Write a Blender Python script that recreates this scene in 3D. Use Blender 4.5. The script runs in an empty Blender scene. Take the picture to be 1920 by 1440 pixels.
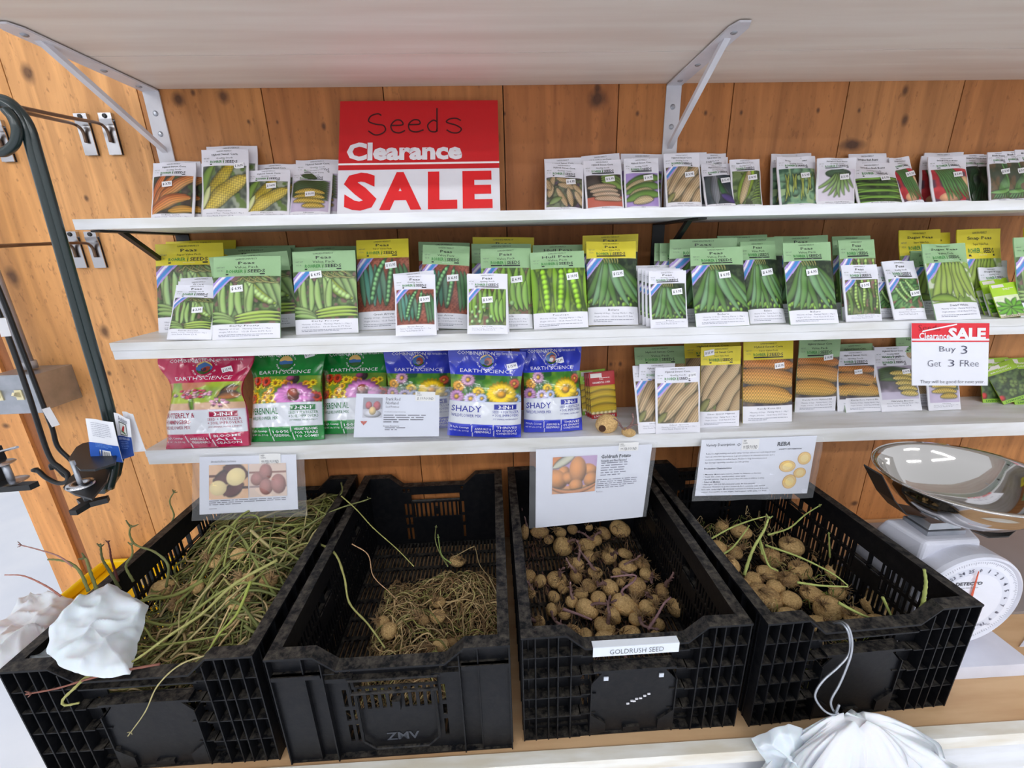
import bpy, math, random
import numpy as np
from mathutils import Vector, Matrix

S = bpy.context.scene
COL = S.collection
# ------------------------------------------------------------------ camera
F = 808.0
_D = np.array([-34., -257., F]); _V = np.array([70., 2530., F])
_D /= np.linalg.norm(_D); _V = _V - _D * (_V @ _D); _V /= np.linalg.norm(_V)
_R = np.cross(_V, _D)
M = np.array([_R, _D, -_V])            # rows: world axes in camera axes (x right, y down, z forward)
cd = bpy.data.cameras.new('camera'); cam = bpy.data.objects.new('camera', cd); COL.objects.link(cam)
cd.sensor_fit = 'HORIZONTAL'; cd.sensor_width = 36.0; cd.lens = 36.0 * F / 1920.0
cd.clip_start = 0.02; cd.clip_end = 200
_r = Matrix([[M[i][0], -M[i][1], -M[i][2]] for i in range(3)])
cam.matrix_world = _r.to_4x4()
S.camera = cam
# ------------------------------------------------------------------ world, exposure, lamps
S.view_settings.view_transform = 'Standard'; S.view_settings.look = 'None'
S.view_settings.gamma = 1.0; S.view_settings.exposure = -0.04
S.view_settings.use_curve_mapping = False
w = bpy.data.worlds.new('world'); S.world = w; w.use_nodes = True
nt = w.node_tree; bg = nt.nodes['Background']
tc = nt.nodes.new('ShaderNodeTexCoord'); sx = nt.nodes.new('ShaderNodeSeparateXYZ'); rp = nt.nodes.new('ShaderNodeValToRGB')
mr = nt.nodes.new('ShaderNodeMapRange'); mr.inputs[1].default_value = -1
nt.links.new(tc.outputs['Generated'], sx.inputs[0]); nt.links.new(sx.outputs[2], mr.inputs[0]); nt.links.new(mr.outputs[0], rp.inputs[0])
e = rp.color_ramp.elements
e[0].position = 0.0; e[0].color = (.42, .42, .43, 1)
e[1].position = 1.0; e[1].color = (.74, .76, .80, 1)
m_ = e.new(.52); m_.color = (.92, .94, 1.0, 1)
nt.links.new(rp.outputs[0], bg.inputs[0]); bg.inputs[1].default_value = 1.0
S.cycles.max_bounces = 8; S.cycles.diffuse_bounces = 4; S.cycles.transparent_max_bounces = 12
S.cycles.caustics_reflective = False; S.cycles.caustics_refractive = False
TUBE_STRENGTH = 30.0

rnd = random.Random(5)
# ------------------------------------------------------------------ pixel rays -> points on real planes
def ray(x, y): return M @ np.array([x - 960., y - 720., F])
def onz(x, y, z): r = ray(x, y); return r * (z / r[2])
def ony(x, y, Y): r = ray(x, y); return r * (Y / r[1])
def proj(p):
    c = M.T @ np.asarray(p, float); return c[0] / c[2] * F + 960, c[1] / c[2] * F + 720
WY = 1.11; CZ = -0.84
def zs(n, X):
    return {1: .0635 - .0045 * X, 2: -.165 - .0065 * X, 3: -.430 - .0095 * X}[n]
def onshelf(x, y, n):
    z = zs(n, 0)
    for _ in range(4):
        p = onz(x, y, z); z = zs(n, p[0])
    return p
# ------------------------------------------------------------------ materials
def lin(c):
    c = np.asarray(c, float) / (255. if max(c) > 1.001 else 1.)
    return tuple(np.where(c <= .04045, c / 12.92, ((c + .055) / 1.055) ** 2.4))
MATS = {}
def mat(name, col=None, rough=.5, metal=0., attr=False, n2=None, nscale=8., nstretch=None, bump=0., bscale=40., alpha=1., trans=0., coat=0., dust=None, spec=None, emit=None, sub=0., ndetail=4, bstretch=None):
    m = bpy.data.materials.new(name); m.use_nodes = True; t = m.node_tree; b = t.nodes['Principled BSDF']
    L = t.links.new; N = t.nodes.new
    b.inputs['Roughness'].default_value = rough; b.inputs['Metallic'].default_value = metal
    co = N('ShaderNodeTexCoord')
    out = None
    if attr:
        a = N('ShaderNodeAttribute'); a.attribute_name = 'Col'; out = a.outputs['Color']
    else:
        r = N('ShaderNodeRGB'); r.outputs[0].default_value = (*lin(col), 1); out = r.outputs[0]
    if n2 is not None:
        mp = N('ShaderNodeMapping'); L(co.outputs['Object'], mp.inputs[0])
        if nstretch: mp.inputs['Scale'].default_value = nstretch
        nz = N('ShaderNodeTexNoise'); nz.inputs['Scale'].default_value = nscale; nz.inputs['Detail'].default_value = ndetail
        L(mp.outputs[0], nz.inputs[0])
        cr = N('ShaderNodeValToRGB'); cr.color_ramp.elements[0].position = .38; cr.color_ramp.elements[1].position = .66
        L(nz.outputs[0], cr.inputs[0])
        mx = N('ShaderNodeMix'); mx.data_type = 'RGBA'; L(cr.outputs[0], mx.inputs[0]); L(out, mx.inputs[6]); mx.inputs[7].default_value = (*lin(n2), 1)
        out = mx.outputs[2]
    if dust is not None:
        g = N('ShaderNodeNewGeometry'); s = N('ShaderNodeSeparateXYZ'); L(g.outputs['Normal'], s.inputs[0])
        nz = N('ShaderNodeTexNoise'); nz.inputs['Scale'].default_value = 70; nz.inputs['Detail'].default_value = 12; nz.inputs['Roughness'].default_value = .75; L(co.outputs['Object'], nz.inputs[0])
        cr = N('ShaderNodeValToRGB'); cr.color_ramp.elements[0].position = .42; cr.color_ramp.elements[1].position = .78; L(nz.outputs[0], cr.inputs[0])
        mr_ = N('ShaderNodeMapRange'); L(s.outputs[2], mr_.inputs[0]); mr_.inputs[1].default_value = .15; mr_.inputs[2].default_value = 1; mr_.inputs[3].default_value = .045; mr_.inputs[4].default_value = .6
        mu = N('ShaderNodeMath'); mu.operation = 'MULTIPLY'; L(cr.outputs[0], mu.inputs[0]); L(mr_.outputs[0], mu.inputs[1])
        mx = N('ShaderNodeMix'); mx.data_type = 'RGBA'; L(mu.outputs[0], mx.inputs[0]); L(out, mx.inputs[6]); mx.inputs[7].default_value = (*lin(dust), 1)
        out = mx.outputs[2]
    L(out, b.inputs['Base Color'])
    if bump:
        mp = N('ShaderNodeMapping'); L(co.outputs['Object'], mp.inputs[0])
        if bstretch: mp.inputs['Scale'].default_value = bstretch
        nz = N('ShaderNodeTexNoise'); nz.inputs['Scale'].default_value = bscale; nz.inputs['Detail'].default_value = 3; L(mp.outputs[0], nz.inputs[0])
        bp = N('ShaderNodeBump'); bp.inputs['Strength'].default_value = bump; bp.inputs['Distance'].default_value = .004; L(nz.outputs[0], bp.inputs['Height']); L(bp.outputs[0], b.inputs['Normal'])
    if spec is not None: b.inputs['Specular IOR Level'].default_value = spec
    if alpha < 1: b.inputs['Alpha'].default_value = alpha
    if trans: b.inputs['Transmission Weight'].default_value = trans
    if coat: b.inputs['Coat Weight'].default_value = coat; b.inputs['Coat Roughness'].default_value = .08
    if sub: b.inputs['Subsurface Weight'].default_value = sub; b.inputs['Subsurface Scale'].default_value = .01
    if emit: b.inputs['Emission Color'].default_value = (1, 1, 1, 1); b.inputs['Emission Strength'].default_value = emit
    MATS[name] = m; return m

mat('paper', attr=True, rough=.45)
mat('film', attr=True, rough=.17, coat=.5, bump=.35, bscale=16)
mat('white_paint', (232, 234, 238), rough=.4, n2=(212, 212, 208), nscale=5, nstretch=(1, 6, 6), bump=.05, bscale=30)
mat('trim_paint', (238, 236, 228), rough=.4, n2=(222, 214, 196), nscale=9, nstretch=(1, 5, 5))
mat('old_paint', (238, 228, 216), rough=.5, n2=(226, 210, 196), nscale=3, nstretch=(.6, 7, 7), bump=.08, bscale=20)
mat('white_metal', (226, 226, 232), rough=.35, n2=(208, 208, 214), nscale=12)
mat('steel', (190, 190, 194), rough=.25, metal=1.)
mat('galv', (176, 180, 188), rough=.38, metal=.8, n2=(160, 166, 174), nscale=30)
mat('mirror', (205, 202, 198), rough=.06, metal=1.)
mat('wire_brown', (110, 88, 72), rough=.4, metal=.6)
mat('black_metal', (24, 26, 28), rough=.4)
mat('pole_green', (26, 42, 42), rough=.28, coat=.4)
mat('crate_black', (12, 14, 19), rough=.45, spec=.2, dust=(128, 120, 108), bump=.08, bscale=90)
mat('crate_ink', (62, 66, 74), rough=.5)
mat('plywood', (208, 172, 130), rough=.6, n2=(190, 150, 108), nscale=4, nstretch=(1, 7, 7))
mat('scale_white', (222, 224, 236), rough=.3, n2=(208, 210, 222), nscale=9)
mat('dial_paper', (226, 228, 240), rough=.4)
mat('plastic_bag', (240, 242, 248), rough=.3, bump=.5, bscale=20, alpha=.90, sub=.2)
mat('sleeve', (225, 228, 232), rough=.07, alpha=.15, bump=.3, bscale=20, coat=.6)
mat('yellow_plastic', (240, 200, 20), rough=.35)
mat('potato', (236, 200, 138), rough=.65, n2=(206, 164, 106), nscale=6, bump=1., bscale=7)
mat('potato_old', (216, 180, 122), rough=.7, n2=(170, 130, 84), nscale=7, bump=1., bscale=9)
mat('sprout_purple', (150, 118, 112), rough=.6, n2=(104, 76, 78), nscale=60)
mat('root_tan', (176, 146, 104), rough=.8, n2=(120, 88, 58), nscale=60)
mat('stem_print', attr=True, rough=.65)
mat('floor_white', (238, 240, 246), rough=.6, n2=(226, 230, 240), nscale=2)
mat('steel_grey', (132, 136, 142), rough=.45, metal=.3)
mat('conduit_grey', (168, 170, 178), rough=.4)
mat('grey_board', (150, 142, 140), rough=.6, n2=(138, 130, 128), nscale=3)
mat('red_dark', (90, 24, 22), rough=.4)
mat('needle', (215, 92, 60), rough=.5)
mat('leaf_green', (96, 140, 60), rough=.6)

# pine boards: one colour per board, grain, knots at their own places
def wood_mat(name, knots, tint=(206, 152, 96)):
    m = bpy.data.materials.new(name); m.use_nodes = True; t = m.node_tree; b = t.nodes['Principled BSDF']
    L = t.links.new; N = t.nodes.new
    co = N('ShaderNodeTexCoord'); at = N('ShaderNodeAttribute'); at.attribute_name = 'Col'
    mp = N('ShaderNodeMapping'); mp.inputs['Scale'].default_value = (9, 9, .8); L(co.outputs['Object'], mp.inputs[0])
    n1 = N('ShaderNodeTexNoise'); n1.inputs['Scale'].default_value = 3.2; n1.inputs['Detail'].default_value = 7; n1.inputs['Distortion'].default_value = 1.2; L(mp.outputs[0], n1.inputs[0])
    cr = N('ShaderNodeValToRGB'); cr.color_ramp.elements[0].position = .3; cr.color_ramp.elements[0].color = (.55, .50, .44, 1); cr.color_ramp.elements[1].position = .68; cr.color_ramp.elements[1].color = (1.08, 1.08, 1.08, 1)
    L(n1.outputs[0], cr.inputs[0])
    mx = N('ShaderNodeMix'); mx.data_type = 'RGBA'; mx.blend_type = 'MULTIPLY'; mx.inputs[0].default_value = .75; L(at.outputs[0], mx.inputs[6]); L(cr.outputs[0], mx.inputs[7])
    out = mx.outputs[2]
    # saw flecks
    mp2 = N('ShaderNodeMapping'); mp2.inputs['Scale'].default_value = (60, 60, 26); mp2.inputs['Rotation'].default_value = (0, .5, 0); L(co.outputs['Object'], mp2.inputs[0])
    n2 = N('ShaderNodeTexNoise'); n2.inputs['Scale'].default_value = 2.2; n2.inputs['Detail'].default_value = 2; L(mp2.outputs[0], n2.inputs[0])
    c2 = N('ShaderNodeValToRGB'); c2.color_ramp.elements[0].position = .62; c2.color_ramp.elements[0].color = (0, 0, 0, 1); c2.color_ramp.elements[1].position = .74; L(n2.outputs[0], c2.inputs[0])
    mf = N('ShaderNodeMath'); mf.operation = 'MULTIPLY'; mf.inputs[1].default_value = .5; L(c2.outputs[0], mf.inputs[0])
    mx = N('ShaderNodeMix'); mx.data_type = 'RGBA'; L(mf.outputs[0], mx.inputs[0]); L(out, mx.inputs[6]); mx.inputs[7].default_value = (*lin((128, 78, 42)), 1); out = mx.outputs[2]
    nd = N('ShaderNodeTexNoise'); nd.inputs['Scale'].default_value = 40; L(co.outputs['Object'], nd.inputs[0])
    for (kx, kz, r, st, dark) in [(a, b, c * .82, d, e * .9) for a, b, c, d, e in knots]:
        mpk = N('ShaderNodeMapping'); mpk.vector_type = 'POINT'; mpk.inputs['Location'].default_value = (-kx / r, 0, -kz / (r * st)); mpk.inputs['Scale'].default_value = (1 / r, 0, 1 / (r * st)); L(co.outputs['Object'], mpk.inputs[0])
        ln = N('ShaderNodeVectorMath'); ln.operation = 'LENGTH'; L(mpk.outputs[0], ln.inputs[0])
        ad = N('ShaderNodeMath'); ad.operation = 'MULTIPLY_ADD'; L(nd.outputs[0], ad.inputs[0]); ad.inputs[1].default_value = .8; L(ln.outputs[1], ad.inputs[2])
        rr = N('ShaderNodeMapRange'); rr.inputs[1].default_value = .8; rr.inputs[2].default_value = 1.75; rr.inputs[3].default_value = dark; rr.inputs[4].default_value = 0; L(ad.outputs[0], rr.inputs[0])
        mx = N('ShaderNodeMix'); mx.data_type = 'RGBA'; L(rr.outputs[0], mx.inputs[0]); L(out, mx.inputs[6]); mx.inputs[7].default_value = (*lin((62, 34, 20)), 1); out = mx.outputs[2]
    L(out, b.inputs['Base Color']); b.inputs['Roughness'].default_value = .62
    bp = N('ShaderNodeBump'); bp.inputs['Strength'].default_value = .25; bp.inputs['Distance'].default_value = .003; L(n2.outputs[0], bp.inputs['Height']); L(bp.outputs[0], b.inputs['Normal'])
    MATS[name] = m
# ------------------------------------------------------------------ mesh building
class MB:
    def __init__(s): s.v = []; s.f = []; s.c = []; s.n = 0
    def add(s, V, Fc, col=None):
        V = np.asarray(V, float).reshape(-1, 3); s.v.append(V)
        s.f.extend([tuple(i + s.n for i in f) for f in Fc])
        c = np.ones((len(V), 4)); 
        if col is not None:
            col = np.asarray(col, float)
            c[:, :3] = col if col.ndim == 2 else np.array(lin(col))
        s.c.append(c); s.n += len(V); return s
    def box(s, lo, hi, col=None):
        x0, y0, z0 = lo; x1, y1, z1 = hi
        V = [(x0, y0, z0), (x1, y0, z0), (x1, y1, z0), (x0, y1, z0), (x0, y0, z1), (x1, y0, z1), (x1, y1, z1), (x0, y1, z1)]
        return s.add(V, [(0, 3, 2, 1), (4, 5, 6, 7), (0, 1, 5, 4), (1, 2, 6, 5), (2, 3, 7, 6), (3, 0, 4, 7)], col)
    def hexa(s, V, col=None):
        return s.add(V, [(0, 3, 2, 1), (4, 5, 6, 7), (0, 1, 5, 4), (1, 2, 6, 5), (2, 3, 7, 6), (3, 0, 4, 7)], col)
    def prism(s, P, d, col=None):      # polygon of 3D points swept by vector d
        P = np.asarray(P, float); n = len(P); V = np.vstack([P, P + np.asarray(d, float)])
        return s.add(V, [tuple(range(n))[::-1], tuple(range(n, 2 * n))] + [(i, (i + 1) % n, n + (i + 1) % n, n + i) for i in range(n)], col)
    def tube(s, P, r, k=8, col=None, cap=True, sq=1.):
        P = np.asarray(P, float); n = len(P); r = np.broadcast_to(np.asarray(r, float), (n,))
        T = np.gradient(P, axis=0); T /= np.linalg.norm(T, axis=1)[:, None] + 1e-12
        a = np.array([0, 0, 1.]) if abs(T[0][2]) < .9 else np.array([1., 0, 0])
        u = np.cross(T[0], a); u /= np.linalg.norm(u); V = []
        an = np.arange(k) * 2 * math.pi / k
        for i in range(n):
            u = u - T[i] * (u @ T[i]); u /= np.linalg.norm(u) + 1e-12; w_ = np.cross(T[i], u)
            V.append(P[i] + r[i] * (np.cos(an)[:, None] * u + sq * np.sin(an)[:, None] * w_))
        V = np.vstack(V); Fc = []
        for i in range(n - 1):
            for j in range(k):
                j2 = (j + 1) % k; Fc.append((i * k + j, i * k + j2, (i + 1) * k + j2, (i + 1) * k + j))
        if cap: Fc.append(tuple(range(k))[::-1]); Fc.append(tuple(range((n - 1) * k, n * k)))
        return s.add(V, Fc, col)
    def lathe(s, prof, c, ax=(0, 0, 1), k=40, col=None):
        ax = np.asarray(ax, float); ax /= np.linalg.norm(ax); a = np.array([1., 0, 0]) if abs(ax[0]) < .9 else np.array([0, 1., 0])
        u = np.cross(ax, a); u /= np.linalg.norm(u); w_ = np.cross(ax, u); an = np.arange(k) * 2 * math.pi / k
        V = np.vstack([np.asarray(c) + ax * h + r * (np.cos(an)[:, None] * u + np.sin(an)[:, None] * w_) for r, h in prof])
        Fc = [(i * k + j, i * k + (j + 1) % k, (i + 1) * k + (j + 1) % k, (i + 1) * k + j) for i in range(len(prof) - 1) for j in range(k)]
        return s.add(V, Fc, col)
    def mesh(s, name, m, smooth=False):
        me = bpy.data.meshes.new(name)
        V = np.vstack(s.v); me.from_pydata(V.tolist(), [], s.f)
        a = me.attributes.new('Col', 'FLOAT_COLOR', 'POINT'); a.data.foreach_set('color', np.vstack(s.c).astype(np.float32).ravel())
        me.materials.append(MATS[m])
        if smooth: me.polygons.foreach_set('use_smooth', [True] * len(me.polygons))
        me.update(); return me
    def build(s, name, m, parent=None, smooth=False):
        return link(name, s.mesh(name, m, smooth), parent)
def link(name, me, parent=None):
    o = bpy.data.objects.new(name, me); COL.objects.link(o)
    if parent is not None: o.parent = parent
    return o
def tag(o, label=None, cat=None, group=None, kind=None):
    if label: o['label'] = label
    if cat: o['category'] = cat
    if group: o['group'] = group
    if kind: o['kind'] = kind
    return o
def empty(name, loc, label, cat, group=None, rz=0):
    o = bpy.data.objects.new(name, None); COL.objects.link(o); o.location = loc; o.rotation_euler[2] = rz; o.empty_display_size = .05
    return tag(o, label, cat, group)
def smoothstep(a, b, x): t = np.clip((x - a) / (b - a), 0, 1); return t * t * (3 - 2 * t)
def spline(P, n=8):
    P = [np.asarray(p, float) for p in P]; P = [2 * P[0] - P[1]] + P + [2 * P[-1] - P[-2]]; out = []
    for i in range(1, len(P) - 2):
        for k in range(n):
            t = k / n; a, b, c, d = P[i - 1:i + 3]
            out.append(.5 * ((2 * b) + (-a + c) * t + (2 * a - 5 * b + 4 * c - d) * t * t + (-a + 3 * b - 3 * c + d) * t ** 3))
    out.append(P[-2]); return np.array(out)
# ------------------------------------------------------------------ lettering
_TX = {}
def tmesh(s, bold=0., shear=0., res=2):
    k = (s, bold, shear, res)
    if k in _TX: return _TX[k]
    c = bpy.data.curves.new('lettering', 'FONT'); c.body = s; c.size = 1; c.offset = bold; c.shear = shear; c.resolution_u = res; c.fill_mode = 'FRONT'
    o = bpy.data.objects.new('lettering', c); COL.objects.link(o)
    dg = bpy.context.evaluated_depsgraph_get(); ob = o.evaluated_get(dg); me = ob.to_mesh()
    V = np.array([v.co[:2] for v in me.vertices]).reshape(-1, 2); Fc = [tuple(p.vertices) for p in me.polygons]
    ob.to_mesh_clear(); bpy.data.objects.remove(o); bpy.data.curves.remove(c)
    if len(V): V = V - V.min(0); mx = V.max(0); V = V / np.maximum(mx, 1e-6); asp = mx[0] / mx[1]
    else: asp = 1
    _TX[k] = (V, Fc, asp); return _TX[k]
def letters(mb, s, x0, x1, z0, z1, surf, col, bold=0., shear=0., fit=True, res=2):
    """lettering filling the box x0..x1, z0..z1 of a surface given by surf(x, z) -> 3D points"""
    V, Fc, asp = tmesh(s, bold, shear, res)
    if not len(V): return
    if not fit: x1 = x0 + (z1 - z0) * asp
    P = surf(x0 + V[:, 0] * (x1 - x0), z0 + V[:, 1] * (z1 - z0)); mb.add(P, Fc, col)
def lines(mb, x0, x1, z0, z1, n, surf, col, seed=0, h=.45, words='bars'):
    """small print that the photo shows only as grey lines of words"""
    r = random.Random(seed); dz = (z1 - z0) / n
    for i in range(n):
        x = x0; zt = z1 - i * dz; end = x1 if i < n - 1 else x0 + (x1 - x0) * r.uniform(.4, .8)
        while x < end - dz * .5:
            wd = r.uniform(.6, 3.2) * dz; xe = min(x + wd, end)
            P = surf(np.array([x, xe, xe, x]), np.array([zt - dz * h, zt - dz * h, zt, zt])); mb.add(P, [(0, 1, 2, 3)], col); x = xe + dz * .35
# ------------------------------------------------------------------ printed pictures (colours of the print, one per mesh point)
class Cv:
    def __init__(s, w, h, nx, ny, seed=1):
        s.w, s.h = w, h; s.X, s.Y = np.meshgrid(np.linspace(0, w, nx), np.linspace(0, h, ny)); s.px = w / nx
        s.C = np.ones((ny, nx, 3)); s.r = np.random.RandomState(seed); s.clip = np.ones((ny, nx))
    def col(s, c): return np.asarray(c, float) / 255.
    def mixin(s, m, c):
        m = (m * s.clip)[..., None]; s.C = s.C * (1 - m) + m * (c if isinstance(c, np.ndarray) and c.ndim == 3 else s.col(c))
    def noise(s, sc, seed=None):
        r = np.random.RandomState(seed if seed is not None else s.r.randint(1e6)); n = int(max(s.w, s.h) / sc) + 3; g = r.rand(n, n)
        x = s.X / sc; y = s.Y / sc; i = x.astype(int); j = y.astype(int); a = x - i; b = y - j; a = a * a * (3 - 2 * a); b = b * b * (3 - 2 * b)
        return (g[j, i] * (1 - a) + g[j, i + 1] * a) * (1 - b) + (g[j + 1, i] * (1 - a) + g[j + 1, i + 1] * a) * b
    def rect(s, x0, y0, x1, y1, c):
        a = s.px * .6; m = smoothstep(x0 - a, x0 + a, s.X) * (1 - smoothstep(x1 - a, x1 + a, s.X)) * smoothstep(y0 - a, y0 + a, s.Y) * (1 - smoothstep(y1 - a, y1 + a, s.Y)); s.mixin(m, c)
    def setclip(s, x0, y0, x1, y1): s.clip = ((s.X >= x0) & (s.X <= x1) & (s.Y >= y0) & (s.Y <= y1)).astype(float); s.box = (x0, y0, x1, y1)
    def mottle(s, c1, c2, sc, c3=None):
        n = s.noise(sc) * .65 + s.noise(sc * .4) * .35; n = smoothstep(.3, .7, n)[..., None]; s.mixin(np.ones_like(s.X), s.col(c1) * (1 - n) + s.col(c2) * n)
        if c3 is not None: s.mixin(smoothstep(.6, .75, s.noise(sc * .6)), c3)
    def P(s, u, v): x0, y0, x1, y1 = s.box; return np.array([x0 + u * (x1 - x0), y0 + v * (y1 - y0)])
    def strip(s, a, b, bend, r, c1, c2, prof=.45, edge=.45, pat=None, n=14):
        a = s.P(*a); b = s.P(*b); d = b - a; L = np.linalg.norm(d) + 1e-9; nrm = np.array([-d[1], d[0]]) / L; q = (a + b) / 2 + nrm * bend * L
        t = np.linspace(0, 1, n)[:, None]; P = (1 - t) ** 2 * a + 2 * t * (1 - t) * q + t * t * b
        best = np.full(s.X.shape, 1e9); bt = np.zeros_like(best); bs = np.zeros_like(best)
        for i in range(n - 1):
            e = P[i + 1] - P[i]; l2 = e @ e + 1e-12; wx = s.X - P[i][0]; wy = s.Y - P[i][1]; tt = np.clip((wx * e[0] + wy * e[1]) / l2, 0, 1)
            dx = wx - tt * e[0]; dy = wy - tt * e[1]; dd = np.hypot(dx, dy); m = dd < best
            best = np.where(m, dd, best); bt = np.where(m, (i + tt) / (n - 1), bt); bs = np.where(m, np.sign(e[0] * dy - e[1] * dx) * dd, bs)
        R = r * np.maximum(np.sin(np.pi * np.clip(bt, .015, .985)), 0) ** prof
        m = 1 - smoothstep(R - s.px * .7, R + s.px * .7, best); q_ = np.clip(bs / (R + 1e-9), -1, 1)
        s.mixin((1 - smoothstep(R, R + s.px * 2.2, best)) * .45, (30, 40, 25))
        c = s.col(c1) + (s.col(c2) - s.col(c1)) * (.5 + .5 * q_)[..., None]; c = c * (1 - edge * np.abs(q_) ** 3)[..., None]
        if pat: c = c * pat(bt * L, bs)[..., None]
        s.mixin(m, np.clip(c, 0, 1)); return P
    def dot(s, p, rx, ry, c, ang=0., edge=.4):
        dx = s.X - p[0]; dy = s.Y - p[1]; ca, sa = math.cos(ang), math.sin(ang); d = np.hypot((dx * ca + dy * sa) / rx, (dy * ca - dx * sa) / ry)
        m = 1 - smoothstep(1 - s.px / rx, 1 + s.px / rx, d); k = 1.08 - edge * np.clip(np.hypot((dx + rx * .25) / rx, (dy - ry * .25) / ry), 0, 1.3) ** 2
        s.mixin(m, np.clip(s.col(c) * k[..., None], 0, 1))
    def openpod(s, a, b, bend, r, c1, c2, n=8, pc=(150, 200, 110)):
        P = s.strip(a, b, bend, r, c1, c2); k = np.linspace(.1, .9, n) * (len(P) - 1)
        for q in k:
            i = int(q); p = P[i] + (P[min(i + 1, len(P) - 1)] - P[i]) * (q - i); s.dot(p, r * .62, r * .62, pc)
    def corn(s, a, b, bend, r, c1, c2, ks=.0052, n=12, prof=.3):
        ks *= max(1, s.w / .1)
        def pat(t, q): return .84 + .24 * np.sin(t * 2 * math.pi / ks) * np.sin((q + 10) * 2 * math.pi / (ks * 1.15)) + .05 * np.sin((q + 10) * 2 * math.pi / (ks * 1.15))
        return s.strip(a, b, bend, r, c1, c2, prof=prof, edge=.35, pat=pat, n=n)
    def ribs(s, a, b, bend, r, c1, c2, n=12, prof=.3, k=.0042):
        return s.strip(a, b, bend, r, c1, c2, prof=prof, edge=.35, pat=lambda t, q: .87 + .13 * np.sin((q + 10) * 2 * math.pi / k), n=n)
    def stripes(s, w=.0):
        x0, y0, x1, y1 = s.box; W = x1 - x0; t = (s.X - x0) + (y1 - s.Y); m = ((t > W * .10) & (t < W * .34)).astype(float)
        s.mixin(m, (176, 150, 214)); s.mixin(((t > W * .15) & (t < W * .20)).astype(float), (240, 236, 248)); s.mixin(((t > W * .22) & (t < W * .30)).astype(float), (70, 140, 205))

G1, G2, G3 = (176, 204, 128), (120, 158, 78), (88, 122, 70)
def a_frosty(c, b=0):
    c.mottle((58, 78, 48), (104, 132, 76), .012, (120, 92, 84)); r = c.r; W = c.box[2] - c.box[0]
    for i in range(4): c.strip((.5 + .12 * i, .98), (.75 + .09 * i, .45 - .05 * i), .15, W * .06, (112, 146, 84), (168, 192, 124))
    c.openpod((.53, .95), (.92, .42), -.22, W * .075, (122, 158, 40), (176, 200, 70), 8, (176, 208, 130))
    for i in range(6): x = .04 + .105 * i; c.strip((x + .04, .86 - .04 * (i % 2)), (x + .1 - .04 * (i % 3), .16 - .06 * (i % 2)), .10 * (-1) ** i, W * .052, G1, (132, 170, 92) if not b else (142, 176, 128))
    for i in range(3): c.strip((.35, .03 + .06 * i), (1.02, .06 + .08 * i), .08, W * .03, (150, 184, 60), (190, 212, 120))
    for i in range(3): c.strip((.0, .25 - .09 * i), (.35, .05 - .02 * i), .1, W * .04, (116, 152, 80), G1)
    for i in range(10): c.strip((.45 + .05 * (i % 5), 1.), (.35 + .08 * i * .9, .88), .3 * (-1) ** i, W * .01, (190, 180, 120), (160, 160, 90))
    c.stripes()
def a_arrow(c):
    c.mottle((128, 66, 50), (160, 92, 70), .01); W = c.box[2] - c.box[0]
    c.mixin(((np.sin(c.X * 520 + np.sin(c.Y * 500)) * np.sin(c.Y * 620)) > .35).astype(float) * .5, (96, 44, 36))
    cols = [((70, 110, 84), (104, 150, 120)), ((96, 160, 140), (60, 120, 104)), ((104, 166, 146), (66, 128, 110)), ((88, 150, 122), (52, 106, 84))]
    for i in range(5): c.strip((.06 + .1 * i, .88 - .03 * (i % 2)), (.14 + .1 * i, .12 + .03 * (i % 2)), .03, W * .055, *cols[i % 4])
    for i in range(3): c.strip((.74 + .08 * i, .86), (.84 + .07 * i, .06 + .03 * i), .1, W * .05, (84, 134, 84), (60, 104, 64))
    c.openpod((.56, .98), (.28, .16), -.14, W * .058, (60, 110, 64), (44, 86, 52), 9, (134, 196, 128))
    c.openpod((.68, .95), (.56, .12), .02, W * .055, (60, 110, 64), (44, 86, 52), 9, (134, 196, 128)); c.stripes()
def a_lincoln(c):
    c.mottle((70, 92, 52), (126, 132, 84), .01, (120, 86, 70)); W = c.box[2] - c.box[0]
    for i in range(8): x = .02 + .13 * i; c.strip((x + .05 * (i % 2), 1.02), (x + .02, .36 - .14 * (i % 3)), .1 * (-1) ** i, W * .06, (150, 190, 80), (112, 156, 60))
    for i in range(3): c.strip((.62 + .13 * i, .7), (.7 + .1 * i, .1), -.15, W * .06, (162, 204, 100), (110, 160, 64))
    for i in range(9): c.dot(c.P(.1 + .1 * (i % 6), .1 + .13 * (i % 4)), W * .045, W * .045, (164, 206, 140))
    c.stripes()
def a_hull(c):
    c.mottle((60, 84, 30), (112, 140, 44), .012); W = c.box[2] - c.box[0]
    for i in range(6): c.strip((.02 + .2 * i, 1.02), (.04 + .2 * i, -.02), .05 * (-1) ** i, W * .075, (140, 186, 40), (104, 150, 28))
    for x, a, b in ((.2, .2, .27), (.5, .55, .48), (.72, .7, .85)): c.openpod((a, 1.), (b, .02), .05, W * .085, (96, 136, 30), (70, 108, 24), 8, (160, 214, 50))
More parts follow.
